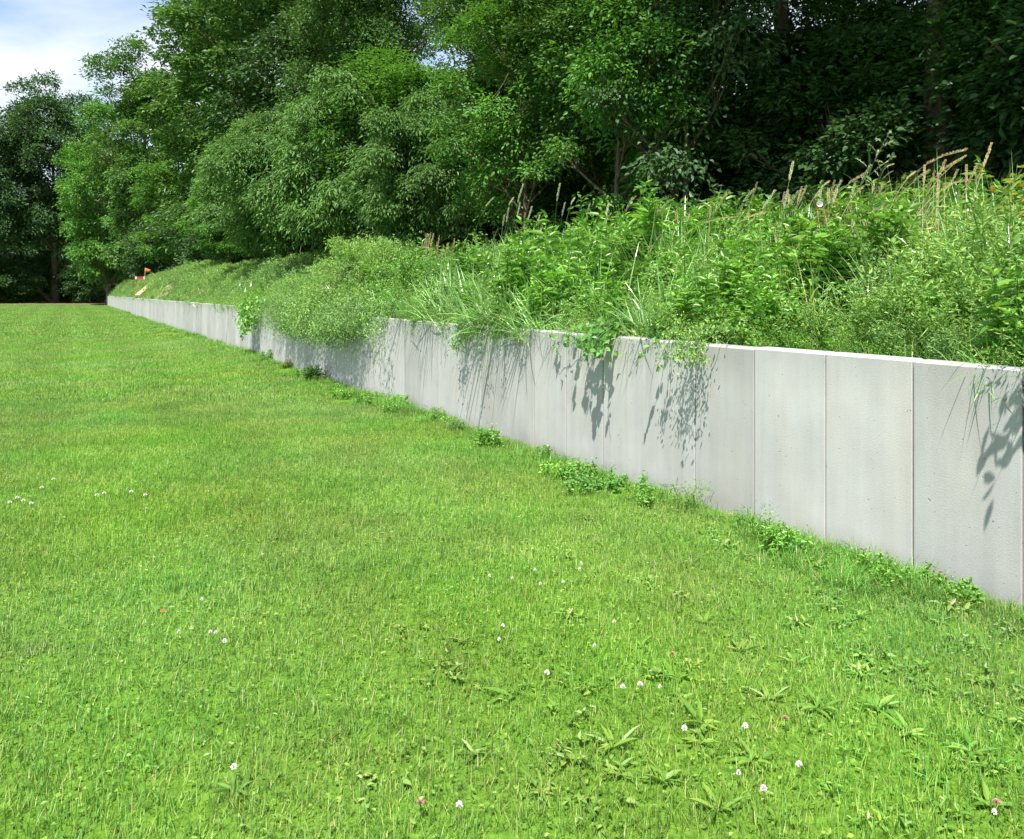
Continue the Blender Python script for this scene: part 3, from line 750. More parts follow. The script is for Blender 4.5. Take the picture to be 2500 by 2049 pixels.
PROTO['aspen'] = [make_tree('lime_tree', 110, 7.0, .9, 1.9, 'oakdark', 30, 640, 30, .085, .7, .34, lobe_r=.32, trunk_r=.05, six=True, hang=.1, skirt=.9, holes=.4), False]

G1 = 'tall trees of the wood edge behind the wall'; G2 = 'trees in the wood behind the front row'
def xy(xd, Y): return ((xd - 1059) / 1650 * Y, Y)
# far end of the lawn
place('oak_b', 0, 0, 'dark green oak at the left edge of the view, beyond the end of the lawn', .4, 1.0, 1.28, G1, xy=xy(20, 104), z=0)
place('oak_b', 0, 0, 'dark oak standing right of the one at the left edge, beyond the lawn end', 2.0, 1.15, 1.50, G1, xy=xy(112, 108), z=0)
place('maple', 0, 0, 'bright green broadleaf tree just above the far end of the wall', 1.1, 1.0, 1.30, G1, xy=xy(226, 96), z=-.4)
place('oak_a', 0, 0, 'tall oak whose crown edge makes the highest corner beside the sky', 3.0, 1.0, 1.18, G1, xy=xy(300, 86), z=1.6)
place('oak_b', 0, 0, 'far dark tree filling the hollow beyond the lawn end', 5.0, 1.1, .85, G2, xy=xy(150, 122), z=0)
place('oak_b', 0, 0, 'far tree at the extreme left beyond the dark oak', 1.5, 1.1, .95, G2, xy=xy(-75, 118), z=0)
place('oak_b', 0, 0, 'far dark tree behind the end of the wall', 4.2, 1.1, 1.0, G2, xy=xy(245, 116), z=1)
place('maple', 66, 4.4, 'lower bright green tree leaning over the far stretch of the wall', 2.4, .62, .60, G1)
place('oak_a', 58, 6.5, 'tall oak rising over the far stretch of the wall, left of the cherry trees', .9, 1.0, 1.05, G1)
place('oak_a', 46, 6.8, 'very tall mid green oak reaching out of the picture above the cherry trees', 2.2, 1.0, 1.0, G1)
place('oak_b', 39, 8.0, 'darker oak behind the tallest cherry tree', 3.6, .80, .90, G1)
place('oak_m', 33, 8.0, 'large oak behind the middle cherry tree', 1.9, .76, 1.05, G1)
place('oak_m', 19.5, 9.0, 'oak behind the rightmost cherry tree, its crown touching the gap of sky', .2, .8, .8, G1)
# cherry trees near the wall
G3 = 'cherry trees with drooping leaves behind the middle of the wall'
place('cherry', 30.5, 3.4, 'cherry tree farthest left with long drooping leaves behind the wall', 0, 1.35, 1.28, G3)
place('cherry', 25.5, 3.0, 'second cherry tree from the left, widest, drooping leaves down to the weeds', 2.2, 1.22, 1.18, G3)
place('cherry', 21.0, 3.2, 'third cherry tree from the left, directly above the feathery bush', 4.0, 1.1, 1.2, G3)
place('cherry', 17.2, 3.6, 'rightmost cherry tree with drooping leaves, beside the dark wood', 1.2, .86, .92, G3)
place('maple', 38.5, 3.4, 'small bright broadleaf tree low behind the wall, left of the cherry trees', 5.2, .40, .30, G1)
# near trees
place('oak_n', 16.4, 7.6, 'leafy oak above the rightmost cherry tree', .3, 1.0, 1.0, G1)
place('oak_n', 14.0, 7.4, 'oak with a thick dark trunk over the middle of the tall weeds', 2.4, .82, 1.0, G1)
place('oak_h', 10.2, 6.6, 'slender oak with a bare trunk behind the seed heads', 1.0, .92, 1.0, G1)
place('oak_h', 7.4, 5.9, 'oak with a dark forked trunk against a gap of sky', 3.3, .98, 1.0, G1)
place('oak_h', 4.2, 6.6, 'dark oak hanging over the right edge of the picture', 5.1, .98, 1.0, G1)
place('mid', 13.0, 5.2, 'young oak in full leaf directly right of the rightmost cherry tree', .8, .85, .9, G1)
place('mid', 9.2, 7.8, 'young shaded oak among the dark trunks', 2.6, 1.0, 1.0, G1)
place('mid', 6.6, 7.4, 'young shaded oak behind the forked trunk', .2, 1.0, 1.0, G1)
place('mid', 4.4, 8.4, 'young shaded oak deep behind the right hand weeds', 3.4, 1.0, 1.0, G1)
place('sprig', 10.9, 3.7, 'young oak with bright yellow green leaves in front of the dark trunks', .5, .85, 1.0, G1)
place('sprig', 13.6, 3.9, 'young oak with bright leaves rising over the rightmost cherry tree', 2.5, .95, 1.0, G1)
place('sprig', 19.4, 4.6, 'young oak with bright leaves rising behind the cherry trees', 4.5, 1.25, .98, G1)
place('aspen', 9.9, 4.2, 'small lime tree with round pale leaves at the top of the picture', 1.5, .9, 1.05, G1)
place('mid', 5.6, 6.0, 'young oak with leaves hanging in the shade at the right', 3.5, .9, 1.0, G1)
# understorey
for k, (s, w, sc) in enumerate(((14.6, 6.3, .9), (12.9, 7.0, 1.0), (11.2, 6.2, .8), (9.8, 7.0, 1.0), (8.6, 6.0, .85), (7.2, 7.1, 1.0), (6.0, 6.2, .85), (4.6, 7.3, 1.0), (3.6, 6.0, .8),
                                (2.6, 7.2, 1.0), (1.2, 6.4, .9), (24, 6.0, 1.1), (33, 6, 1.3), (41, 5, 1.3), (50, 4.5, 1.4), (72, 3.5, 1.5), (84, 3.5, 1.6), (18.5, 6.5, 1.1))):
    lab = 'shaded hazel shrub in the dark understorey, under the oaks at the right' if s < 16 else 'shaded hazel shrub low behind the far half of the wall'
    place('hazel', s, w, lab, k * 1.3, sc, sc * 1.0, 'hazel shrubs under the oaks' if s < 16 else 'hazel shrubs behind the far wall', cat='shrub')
# second and third rows close the wood
B = [(70, 14), (58, 15), (47, 16), (38, 15), (30, 15), (24, 13), (5, 12), (1, 12.5), (-3, 11)]
for k, (s, w) in enumerate(B):
    far = s > 20
    place('oak_b' if far else 'oak_m', s, w, 'tall tree deep in the wood', k * 1.7, .95, (.62 if s > 50 else .36 if far else .52),
          G2 + (' at the left' if far else ' at the right'))
for k, (s, w) in enumerate([(16, 20), (11, 19), (22, 20), (18, 14.5), (13, 12), (9, 11.5), (14, 15), (20, 17), (10, 14)]):
    place('hazel', s, w, 'hazel shrub', k * 2.1, 1.55, 1.25, 'hazel shrubs at the back of the wood', cat='shrub')
for k, (s, w) in enumerate([(6, 18.5), (1, 19), (-4, 18)]):
    place('oak_b', s, w, 'tree at the back of the wood, barely showing between the near trunks', k * 2.1, .9, .42, 'trees at the back of the wood')
for k, (xd, Y) in enumerate([(-130, 135), (-40, 132), (60, 130), (160, 134), (235, 138), (330, 140)]):
    place('oak_b', 0, 0, 'tree at the very back beyond the end of the lawn', k * 2.3, 1.25, .75, 'trees at the very back beyond the lawn', xy=xy(xd, Y), z=-1.5)
for k, (xd, Y) in enumerate([(-14, 103), (34, 105), (66, 108), (96, 118), (192, 106), (140, 119), (-60, 110)]):
    place('hazel', 0, 0, 'dark shrub at the foot of the far trees beyond the lawn end', k * 1.9, 1.9, 1.7, 'shrubs at the far end of the lawn', cat='shrub', xy=xy(xd, Y), z=0)

# ------------------------------------------------------------------ plants standing on and hanging over the wall
def hang_plant(name, label, cat, seed, s, w, runners, mat, leafl, leafw, per, group=None, stemw=.0028, spread=.02, six=True):
    """runners: list of polylines in (s, out, z): out = distance in front of the wall face; each is a stem with leaves"""
    r = np.random.default_rng(seed); o0 = W(s, w, 0); o0[2] = WH
    e = empty(name, o0); tag(e, label, cat, group)
    st = MB(); lf = MB()
    for pl in runners:
        P_ = np.array([W(a, -o_, z_) for (a, o_, z_) in pl]) - o0
        q = np.linspace(0, 1, 12); k = np.linspace(0, 1, len(P_))
        P_ = np.stack([np.interp(q, k, P_[:, i]) for i in range(3)], 1); P_[1:-1] = (P_[:-2] + 2 * P_[1:-1] + P_[2:]) / 4
        P_ += r.normal(0, .006, P_.shape)
        add_tube(st, P_, stemw * (1 - .6 * q) + .0006, 5)
        n = max(4, int(per * np.linalg.norm(np.diff(P_, axis=0), axis=1).sum()))
        t = r.uniform(.08, 1.0, n); pos = np.stack([np.interp(t, q, P_[:, i]) for i in range(3)], 1) + r.normal(0, spread, (n, 3))
        d = r.normal(0, 1, (n, 3)); d[:, 2] -= .7
        nr = np.array([-.6, -.5, .7]) + r.normal(0, .5, (n, 3))
        add_leaves(lf, pos, d, nr, leafl * r.uniform(.55, 1.3, n), leafw * r.uniform(.6, 1.25, n), r.random(n), six, .15)
    st.build('stem', M['stem'], e, True); lf.build('foliage', M[mat], e)
    return e
rv = np.random.default_rng(77)
def runners(n, s0, ds, zlo, out, top=.12):
    L_ = []
    for i in range(n):
        s = s0 + rv.normal(0, ds); d = rv.uniform(.3, 1.0); o_ = out * rv.uniform(.3, 1)
        L_.append([(s + rv.normal(0, .06), -.25, WH + top * .6), (s, .0 + .01, WH + top), (s + rv.normal(0, .05), o_ * .8, WH - (WH - zlo) * d * .4 + .02), (s + rv.normal(0, .10), o_, WH - (WH - zlo) * d)])
    return L_
# positions along the wall come from the columns of the photograph
def S0(xd): return ray_s(xd, 0)
hang_plant('trailing_vine', 'round leaved bramble-like vine hanging over the wall in the middle, casting the largest leaf shadow', 'vine', 1, S0(1240), .2,
           runners(9, S0(1250), .13, .93, .27) + [[(S0(1240), .0, WH + .08), (S0(1215), .06, 1.11), (S0(1180), .09, 1.05), (S0(1160), .10, 1.07)], [(S0(1270), .0, WH + .05), (S0(1285), .2, 1.15), (S0(1300), .26, .98)]],
           'vine', .062, .058, 30, 'plants trailing over the near wall', spread=.025)
hang_plant('trailing_weed', 'finely divided feathery weed hanging down the wall left of the round leaved vine', 'weed', 2, S0(960), .2,
           runners(16, S0(972), .28, .84, .20), 'herb', .045, .012, 90, 'plants trailing over the near wall', spread=.04)
hang_plant('trailing_weed', 'small leaved weed drooping over the wall right of the vine', 'weed', 3, S0(1440), .2,
           runners(12, S0(1440), .13, 1.0, .26), 'feather', .030, .012, 110, 'plants trailing over the near wall', spread=.035)
hang_plant('trailing_vine', 'single thin runner with a few leaves dangling low on the wall, right of the middle', 'vine', 4, S0(1385), .1,
           [[(S0(1385), -.05, WH + .1), (S0(1390), .12, 1.16), (S0(1380), .22, 1.08), (S0(1370), .26, .98)], [(S0(1395), 0, WH + .05), (S0(1402), .14, 1.10), (S0(1400), .18, .95)]],
           'vine', .05, .035, 22, 'plants trailing over the near wall', spread=.012)
hang_plant('trailing_grass', 'fringe of grass blades bent over the wall edge just right of the hanging feathery weed', 'grass', 5, S0(1040), .2,
           runners(26, S0(1040), .22, 1.04, .16, .05), 'darkgrass', .09, .006, 40, 'plants trailing over the near wall', spread=.01, stemw=.001)
hang_plant('leafy_trail', 'green leafy creeper hanging in a column where the near wall begins', 'creeper', 6, S0(525), .3,
           runners(18, S0(524), .35, .42, .22), 'herb', .085, .06, 60, 'plants trailing over the far wall', spread=.07)
hang_plant('trailing_weed', 'thin strands with few leaves hanging on the wall left below the feathery bush', 'weed', 7, S0(570), .2,
           runners(14, S0(580), .9, .5, .2), 'feather', .05, .012, 18, 'plants trailing over the far wall', spread=.02)
# big hanging twig whose leaf shadow falls at the right edge of the wall
tw = [[(2.6, -.1, 2.45), (2.95, .25, 2.35), (3.28, .33, 1.98), (3.42, .36, 1.70), (3.55, .39, 1.43)],
      [(2.9, .1, 2.3), (3.15, .30, 2.2), (3.38, .33, 2.05), (3.53, .36, 2.02)],
      [(3.0, .25, 2.3), (3.2, .34, 2.0), (3.33, .34, 1.75), (3.40, .35, 1.60)],
      [(2.8, .2, 2.3), (3.1, .32, 1.9), (3.2, .33, 1.6)], [(2.8, .2, 2.2), (3.05, .3, 1.7), (3.1, .33, 1.3)]]
tw = [[(a, b, c + .27) for (a, b, c) in pl] for pl in tw]
hang_plant('hazel_branch', 'leafy branch overhanging the near end of the wall, seen by its shadow at the right edge', 'branch', 8, 2.6, .3, tw, 'cherry', .055, .026, 120, stemw=.004, spread=.034)

# feathery bush bulging over the wall
def bush(name, label, seed, s, w, H, rx, mat, mat2, n, leafl, leafw, out, zlo, cat='bush'):
    r = np.random.default_rng(seed); z0 = float(bank_z(s, max(w, .2))); o0 = W(s, w, z0)
    e = empty(name, o0); tag(e, label, cat, 'bushes bulging over the wall')
    st = MB(); lf = MB(); l2 = MB()
    for k in range(n):
        a = r.uniform(-1, 1); side = r.uniform(-1, 1)     # a along wall, side <0 towards lawn
        ex = np.array([U[0], U[1], 0]) * a * rx + MM * side * (.9 if side > 0 else out + w)
        hh = H * math.sqrt(max(0, 1 - a * a * .8)) * r.uniform(.55, 1.05)
        end_z = hh if side > -.35 else np.interp(side, [-1, -.35], [zlo - z0, hh * .9])
        q = np.linspace(0, 1, 9); peak = max(hh * .8, end_z)
        zc = q * (2 - q) * peak if side > -.35 else np.interp(q, [0, .5, 1], [0, hh * .62 * r.uniform(.7, 1), end_z * r.uniform(.3, 1.0) + (0 if end_z > 0 else 0)])
        P_ = np.outer(q ** 1.2, ex); P_[:, 2] = zc; P_[1:-1] = (P_[:-2] + P_[1:-1] * 2 + P_[2:]) / 4
        P_ += r.normal(0, .012, P_.shape)
        add_tube(st, P_, .004 * (1 - .75 * q) + .0008, 4, .5, False)
        m = 150; t = r.uniform(.12, 1, m) ** .7; pos = np.stack([np.interp(t, q, P_[:, i]) for i in range(3)], 1) + r.normal(0, .055, (m, 3))
        d = nrmz(r.normal(0, 1, (m, 3))) + np.array([0, 0, .25 if side > -.35 else -.5]) + nrmz(ex + 1e-6) * .5
        (add_leaves)(lf if k % 4 else l2, pos, d, r.normal(0, .8, (m, 3)) + np.array([0, 0, .7]), leafl * r.uniform(.5, 1.3, m), leafw * r.uniform(.6, 1.3, m), r.random(m), False, .1)
    st.build('stem', M['stem'], e); lf.build('foliage', M[mat], e); l2.build('foliage', M[mat2], e)
    return e
BR = runners(150, 14.4, 1.35, .62, .34, .22) + runners(90, 12.5, .5, .80, .42, .2)
hang_plant('hanging_bush', 'thick curtain of pale feathery stems hanging over the wall below the big bush', 'bush', 9, 14.4, .2, BR, 'greygreen', .060, .018, 95, 'bushes bulging over the wall', spread=.06, six=False, stemw=.002)
bush('feathery_bush', 'big pale feathery bush bulging over the wall and hiding its top', 1, 14.3, .75, 1.30, 2.2, 'feather', 'greygreen', 480, .060, .018, .42, .60)
bush('feathery_bush', 'left shoulder of pale feathery growth spilling over the wall', 2, 17.3, .5, .62, 1.4, 'greygreen', 'feather', 260, .045, .012, .28, .80)
bush('leafy_bush', 'darker small leaved bush at the right end of the big feathery bush', 3, 11.95, .65, .92, .95, 'herb', 'oak', 190, .050, .020, .26, .86)
bush('leafy_bush', 'low leafy clump creeping over the wall top beyond the creeper', 4, 20.2, .5, .35, 1.2, 'herb', 'feather', 80, .05, .02, .18, 1.02)

# ------------------------------------------------------------------ grass stalks with seed heads, each one its own thing
def make_stalk(name, seed, H, head, mat, hw, bend, branched=False):
    r = np.random.default_rng(seed); e = empty(name); st = MB(); hd = MB()
    q = np.linspace(0, 1, 10); pts = np.stack([bend * H * q ** 2.2, 0 * q, H * (q - .30 * bend * q ** 4)], 1)
    add_tube(st, pts, .0021 * (1 - .5 * q), 5)
    t = np.linspace(1 - head / H, 1.02, 120)
    pos = np.stack([np.interp(t, q, pts[:, i]) for i in range(3)], 1)
    if branched:
        for k in range(9):
            f = 1 - head / H + (head / H) * k / 9; p0 = np.array([np.interp(f, q, pts[:, i]) for i in range(3)])
            az = k * 2.5; ln = .13 * (1 - k / 12); dv = np.array([math.cos(az), math.sin(az), .9]) * ln
            u_ = np.linspace(0, 1, 22)[:, None]; br = p0 + dv * u_ + np.array([0, 0, -.03]) * u_ ** 2
            add_tube(st, br[::5], [.0012] * 5, 3, .5, False)
            add_leaves(hd, br[6:], np.tile(dv, (16, 1)) + r.normal(0, .03, (16, 3)), r.normal(0, 1, (16, 3)), .018, .006, r.random(16), False)
        for f, a in ((.35, 0), (.55, 2.6), (.7, 4.4)):
            p0 = np.array([[np.interp(f, q, pts[:, i]) for i in range(3)]])
            add_blades(st, p0, np.array([a]), np.array([.5]), np.array([.34]), np.array([.016]), np.array([.5]), 6, 2.4)
    else:
        az = r.uniform(0, 6.28, 120); d = np.stack([np.cos(az) * .45, np.sin(az) * .45, np.ones(120)], 1)
        rad = hw * np.sin(np.clip((t - t[0]) / (t[-1] - t[0]), 0, 1) * math.pi) ** .5
        pos = pos + np.stack([np.cos(az) * rad, np.sin(az) * rad, 0 * az], 1) * .5
        add_leaves(hd, pos, d, r.normal(0, 1, (120, 3)), .014, .005 + hw * .25, r.random(120), False)
    st.build('stem', M['dry'] if mat == 'dry' else M['stem'], e); hd.build('seed_head', M[mat], e)
    return e
PROTO['stalk_p'] = [make_stalk('grass_stalk', 1, .95, .16, 'seed', .013, .22), False]
PROTO['stalk_q'] = [make_stalk('grass_stalk', 2, .95, .13, 'seed', .014, .50), False]
PROTO['stalk_d'] = [make_stalk('dry_grass_stalk', 3, .95, .17, 'dry', .008, .10), False]
PROTO['stalk_e'] = [make_stalk('dry_grass_stalk', 13, .95, .12, 'dry', .007, .42), False]
PROTO['stalk_f'] = [make_stalk('dry_grass_stalk', 14, .95, .20, 'dry', .008, .62), False]
PROTO['stalk_b'] = [make_stalk('reed_stalk', 4, 1.05, .34, 'seed', .01, .25, True), False]
def stalk(kind, xt, yt, w, label, group, lean=0.0):
    """tip seen at (xt, yt)"""
    s = ray_s(xt, w); p = W(s, w); z = 1.5 + (606 - yt) / 1650 * p[1]
    H = {'stalk_b': 1.03}.get(kind, .93)
    zb = float(bank_z(s, w)); sz = max(.35, (z - zb) / H / math.cos(lean))
    sz /= 1 - .30 * {'stalk_p': .22, 'stalk_q': .50, 'stalk_d': .10, 'stalk_e': .42, 'stalk_f': .62, 'stalk_b': .25}[kind]
    bend = {'stalk_p': .22, 'stalk_q': .50, 'stalk_d': .10, 'stalk_e': .42, 'stalk_f': .62, 'stalk_b': .25}[kind]
    rz = rv.uniform(-1.2, 1.2)
    o = place(kind, s, w, label, rz, 1.0, sz, group, 'grass stalk')
    dx = bend * .95 * math.cos(rz) + math.sin(lean) * (z - zb); o.location.x -= dx; o.rotation_euler = (0, lean, rz)
    return o
Gs1 = 'pale seed heads above the middle of the tall grass'
for (x, y) in ((1021, 413), (1061, 403), (1082, 382), (1074, 419), (1101, 424), (1039, 446), (1155, 383), (1204, 392), (1223, 422), (1050, 432), (1118, 440), (1168, 420)):
    stalk(rv.choice(['stalk_p', 'stalk_q']), x, y, rv.uniform(1.7, 2.3), 'pale green seed head standing above the grass against the dark wood, left of the sunlit trunk', Gs1, rv.uniform(-.12, .1))
Gs2 = 'leaning seed heads in front of the sunlit trunk'
for (x, y) in ((1292, 401), (1378, 406), (1330, 436), (1262, 432)):
    stalk('stalk_p', x, y, rv.uniform(1.6, 2.1), 'pale seed head leaning right, in front of the sunlit bare trunk', Gs2, .22)
Gs3 = 'tan seed heads crowding the top right of the weeds'
for (x, y) in ((1927, 294), (1958, 307), (1967, 314), (1989, 309), (1996, 314), (2005, 332), (2054, 321), (1908, 345), (1975, 340), (2020, 335), (1940, 330), (1890, 362), (1925, 352), (2035, 338), (2075, 345), (1999, 352), (1960, 372)):
    stalk(rv.choice(['stalk_d', 'stalk_e', 'stalk_f']), x, y, rv.uniform(1.5, 2.3), 'tan dry seed head in the crowded stand at the top right', Gs3, rv.uniform(.0, .30))
stalk('stalk_d', 2103, 267, 1.6, 'tallest lone seed head beside the right edge of the picture', Gs3, .35)
Gs4 = 'scattered dry seed heads along the crest of the weeds'
for (x, y) in ((1704, 303), (1760, 336), (1859, 350), (1799, 361), (1379, 436), (1460, 422), (1575, 404), (1610, 396), (1640, 388), (1725, 372), (1590, 420), (1500, 430), (1545, 425), (1680, 385), (1745, 362), (1830, 365)):
    stalk(rv.choice(['stalk_d', 'stalk_p', 'stalk_e', 'stalk_f']), x, y, rv.uniform(1.5, 2.2), 'brownish seed head rising from the crest of the weeds, left of the branched reeds', Gs4, rv.uniform(.05, .35))
for k in range(26):
    x = 1300 + 21 * k + rv.uniform(-9, 9); y = float(np.interp(x, [1300, 1450, 1600, 1700, 1850], [432, 428, 402, 384, 356])) - rv.uniform(-4, 34)
    stalk(rv.choice(['stalk_p', 'stalk_e', 'stalk_d', 'stalk_p']), x, y, rv.uniform(1.3, 2.2), 'seed head', Gs4, rv.uniform(-.05, .30))
stalk('stalk_b', 1828, 262, 1.7, 'taller of the two branched reed stalks above the leafy weeds', 'branched reed stalks', .05)
stalk('stalk_b', 1852, 302, 1.6, 'shorter of the two branched reed stalks above the leafy weeds', 'branched reed stalks', .05)
Gs5 = 'short straw coloured stalks beside the feathery bush'
for k in range(22):
    stalk('stalk_d', rv.uniform(868, 945), rv.uniform(478, 520), rv.uniform(1.2, 2.2), 'short straw coloured stalk in the patch right of the feathery bush', Gs5, rv.uniform(-.15, .2))
for k in range(14):
    stalk('stalk_d', rv.uniform(560, 760), rv.uniform(505, 545), rv.uniform(1.6, 2.6), 'thin tan stalk on the bank crest in front of the cherry trees', 'tan stalks in front of the cherry trees', rv.uniform(-.15, .2))

# white bindweed flower, turning leaves
def disc_flower(name, label, p, r_, cat='flower'):
    e = empty(name, p); tag(e, label, cat)
    b = MB(); k = np.arange(14) * 2 * math.pi / 14
    ring = lambda rr, y: np.stack([rr * np.cos(k), np.full(14, y), rr * np.sin(k)], 1)
    v = np.concatenate([ring(r_ * .12, .05), ring(r_ * .5, .01), ring(r_ * (1 + .06 * (-1) ** 1), -.015)])
    i = np.arange(14); j = (i + 1) % 14
    v[:14, 1] = .012; b.add(v, [np.concatenate([np.stack([i, j, j + 14, i + 14], 1), np.stack([i + 14, j + 14, j + 28, i + 28], 1)]), i[None, :]])
    b.build('petals', M['white'], e, True)
    st = MB(); add_tube(st, [(0, .05, 0), (.01, .08, -.12), (0, .1, -.4)], [.003, .0025, .002], 5); st.build('stem', M['stem'], e)
s_ = ray_s(1694, 1.35); p = W(s_, 1.35); p[2] = 1.5 + (606 - 422) / 1650 * p[1]
disc_flower('bindweed_flower', 'white trumpet shaped flower at the crest of the leafy weeds', p, .027)
def leaf_spray(name, label, xd, yd, w, seed, n=46):
    s = ray_s(xd, w); p = W(s, w); zb = float(bank_z(s, w)); z = 1.5 + (606 - yd) / 1650 * p[1]
    e = empty(name, (p[0], p[1], zb)); tag(e, label, 'plant'); r = np.random.default_rng(seed)
    st = MB(); lf = MB(); H = z - zb
    for k in range(5):
        q = np.linspace(0, 1, 6); a = r.uniform(0, 6.28); sp = r.uniform(.05, .22)
        P_ = np.stack([math.cos(a) * sp * q ** 1.5, math.sin(a) * sp * q ** 1.5, H * q * r.uniform(.88, 1.02)], 1)
        add_tube(st, P_, .004 * (1 - .6 * q), 5); t = r.uniform(.6, 1, n // 4)
        pos = np.stack([np.interp(t, q, P_[:, i]) for i in range(3)], 1); az = r.uniform(0, 6.28, len(t))
        add_leaves(lf, pos, np.stack([np.cos(az), np.sin(az), .3 + 0 * az], 1), np.array([0, 0, 1.]) + r.normal(0, .3, (len(t), 3)), r.uniform(.05, .10, len(t)), r.uniform(.03, .05, len(t)), r.random(len(t)), True, .25)
    st.build('stem', M['stem'], e); lf.build('foliage', M['autumn'], e)
leaf_spray('turning_shrub', 'yellow and orange tinged shoot at the top right corner of the weeds', 2078, 335, 1.7, 5)
leaf_spray('turning_shrub', 'yellow green shoot behind the white flower', 1705, 398, 1.8, 6, 26)

# ------------------------------------------------------------------ weeds at the foot of the wall, each its own
def foot_weed(xd, yd, label, fn, name='wall_foot_weed', cat='weed'):
    Y = 1.5 * 1650 / (yd - 606); x = (xd - 1059) / 1650 * Y
    s, w = wof(x, Y)
    off = 0 if s < sn else .16
    w = min(w, off - .05); p = W(s, w, 0); p[2] = float(lawn_z(p[0], p[1])) - .005
    e = empty(name, p); tag(e, label, cat, 'weeds at the foot of the wall')
    fn(e)
def fw_herb(mat, h, n, ll, lw_, seed, spread=.1, lean=.5, per=14):
    def f(e):
        o = herb(seed, h, n, ll, lw_, mat, per, spread, lean); o.name = 'foliage'; col.objects.link(o); o.parent = e
    return f
def fw_feather(mat, h, n, seed):
    def f(e):
        o = feather(seed, h, n, 40, .02, .006, mat, .1, .6); o.name = 'foliage'; col.objects.link(o); o.parent = e
    return f
foot_weed(610, 762, 'small reddish dry weed at the wall foot under the feathery bush', fw_herb('autumn', .16, 9, .04, .02, 201))
foot_weed(645, 788, 'dark round clump of weeds at the wall foot under the feathery bush', fw_herb('oak', .26, 22, .05, .03, 202, .28), )
foot_weed(560, 748, 'leafy weed at the wall foot beside the hanging creeper', fw_herb('herb', .28, 14, .06, .035, 203, .3))
foot_weed(900, 868, 'grey green feathery weed at the wall foot, leftmost of the near ones', fw_feather('greygreen', .16, 22, 204))
foot_weed(945, 890, 'low grey green weed clump right of the leftmost feathery one', fw_feather('greygreen', .14, 26, 205))
foot_weed(1015, 925, 'bright leafy weed at the wall foot below the hanging feathery weed', fw_herb('herb', .20, 9, .06, .018, 206))
foot_weed(1185, 985, 'spreading low weed at the wall foot below the round leaved vine', fw_herb('herb', .13, 20, .035, .02, 207, .24, .8))
foot_weed(1240, 1015, 'wide mat of small leaved weed right of the spreading one', fw_herb('vine', .12, 26, .035, .024, 208, .30, .9))
foot_weed(1410, 1060, 'tallest thin leaved weed at the wall foot, left of a joint', fw_feather('feather', .22, 14, 209))
foot_weed(1565, 1120, 'wispy upright weed at the wall foot beneath the sixth joint', fw_feather('herb', .20, 12, 210))
foot_weed(1615, 1140, 'bright leafy tuft at the wall foot right of the wispy weed', fw_herb('herb', .15, 14, .045, .016, 211, .13))
foot_weed(1345, 1045, 'small upright weed at the wall foot left of the tallest one', fw_herb('herb', .11, 7, .04, .018, 212))

# ------------------------------------------------------------------ broad leaved rosettes in the lawn
RS = [rosette(300 + k, 6 + k % 4, .075 + .01 * (k % 3), .015 + .003 * (k % 2)).mesh('dock_rosette', M['blade']) for k in range(5)]
ros = [(2080, 1500), (2010, 1560), (1880, 1520), (1820, 1470), (1930, 1620), (1760, 1560), (1695, 1470), (1590, 1450), (2050, 1670), (1850, 1690), (1720, 1640), (1560, 1580), (1450, 1500), (1370, 1620),
       (1900, 1420), (1990, 1440), (1640, 1375), (1530, 1350), (1460, 1290), (1330, 1340), (1610, 1700), (1480, 1680), (1270, 1550), (980, 1560), (1060, 1440), (485, 1640), (960, 1330), (1120, 1640), (1780, 1400), (1400, 1405)]
for k, (xd, yd) in enumerate(ros):
    Y = 1.5 * 1650 / (yd - 606); x = (xd - 1059) / 1650 * Y
    o = bpy.data.objects.new('dock_rosette', RS[k % 5]); col.objects.link(o); q = rv.uniform(.75, 1.2)
    o.location = (x, Y, lawn_z(x, Y)); o.rotation_euler = (0, 0, rv.uniform(0, 6.28)); o.scale = (q, q, q)
    near = xd > 1300
    tag(o, 'rosette of narrow upright dock leaves in the near right part of the lawn' if near else 'rosette of narrow dock leaves alone in the left half of the near lawn', 'plant', 'dock rosettes in the near right lawn' if near else 'dock rosettes in the left half of the lawn')

# ------------------------------------------------------------------ clover and daisy flowers, each its own
def make_flower(name, mat, R_, seed, closed=True):
    r = np.random.default_rng(seed); e = empty(name); st = MB(); hd = MB()
    add_tube(st, [(0, 0, 0), (.003, 0, .025), (.002, 0, .05)], [.0011, .001, .001], 5)
    n = 70; u_ = unit(r, n); u_[:, 2] = np.abs(u_[:, 2]) * 1.1 - .25
    add_leaves(hd, np.array([.002, 0, .052]) + u_ * R_ * .35, u_ + [0, 0, .25], r.normal(0, 1, (n, 3)), R_ * .8, R_ * .38, r.random(n), True)
    st.build('stem', M['stem'], e); hd.build('flower_head', M[mat], e); return e
PROTO['fl_w'] = [make_flower('clover_flower', 'white', .0115, 1), False]
PROTO['fl_p'] = [make_flower('faded_clover_flower', 'pink', .010, 2), False]
white = [(1199, 1190), (1202, 1178), (1131, 1413), (1289, 1443), (1325, 1437), (1415, 1532), (1541, 1527), (1653, 1608), (1579, 1660), (951, 1696), (483, 1615), (464, 1345), (417, 1255),
         (1270, 1303), (1230, 1354), (1060, 1210), (1107, 1192), (1165, 1218), (1527, 1627), (1365, 1442), (1040, 1312), (1033, 1341), (1012, 1205), (1118, 1222), (436, 1325), (447, 1326), (370, 1325), (2056, 1712)]
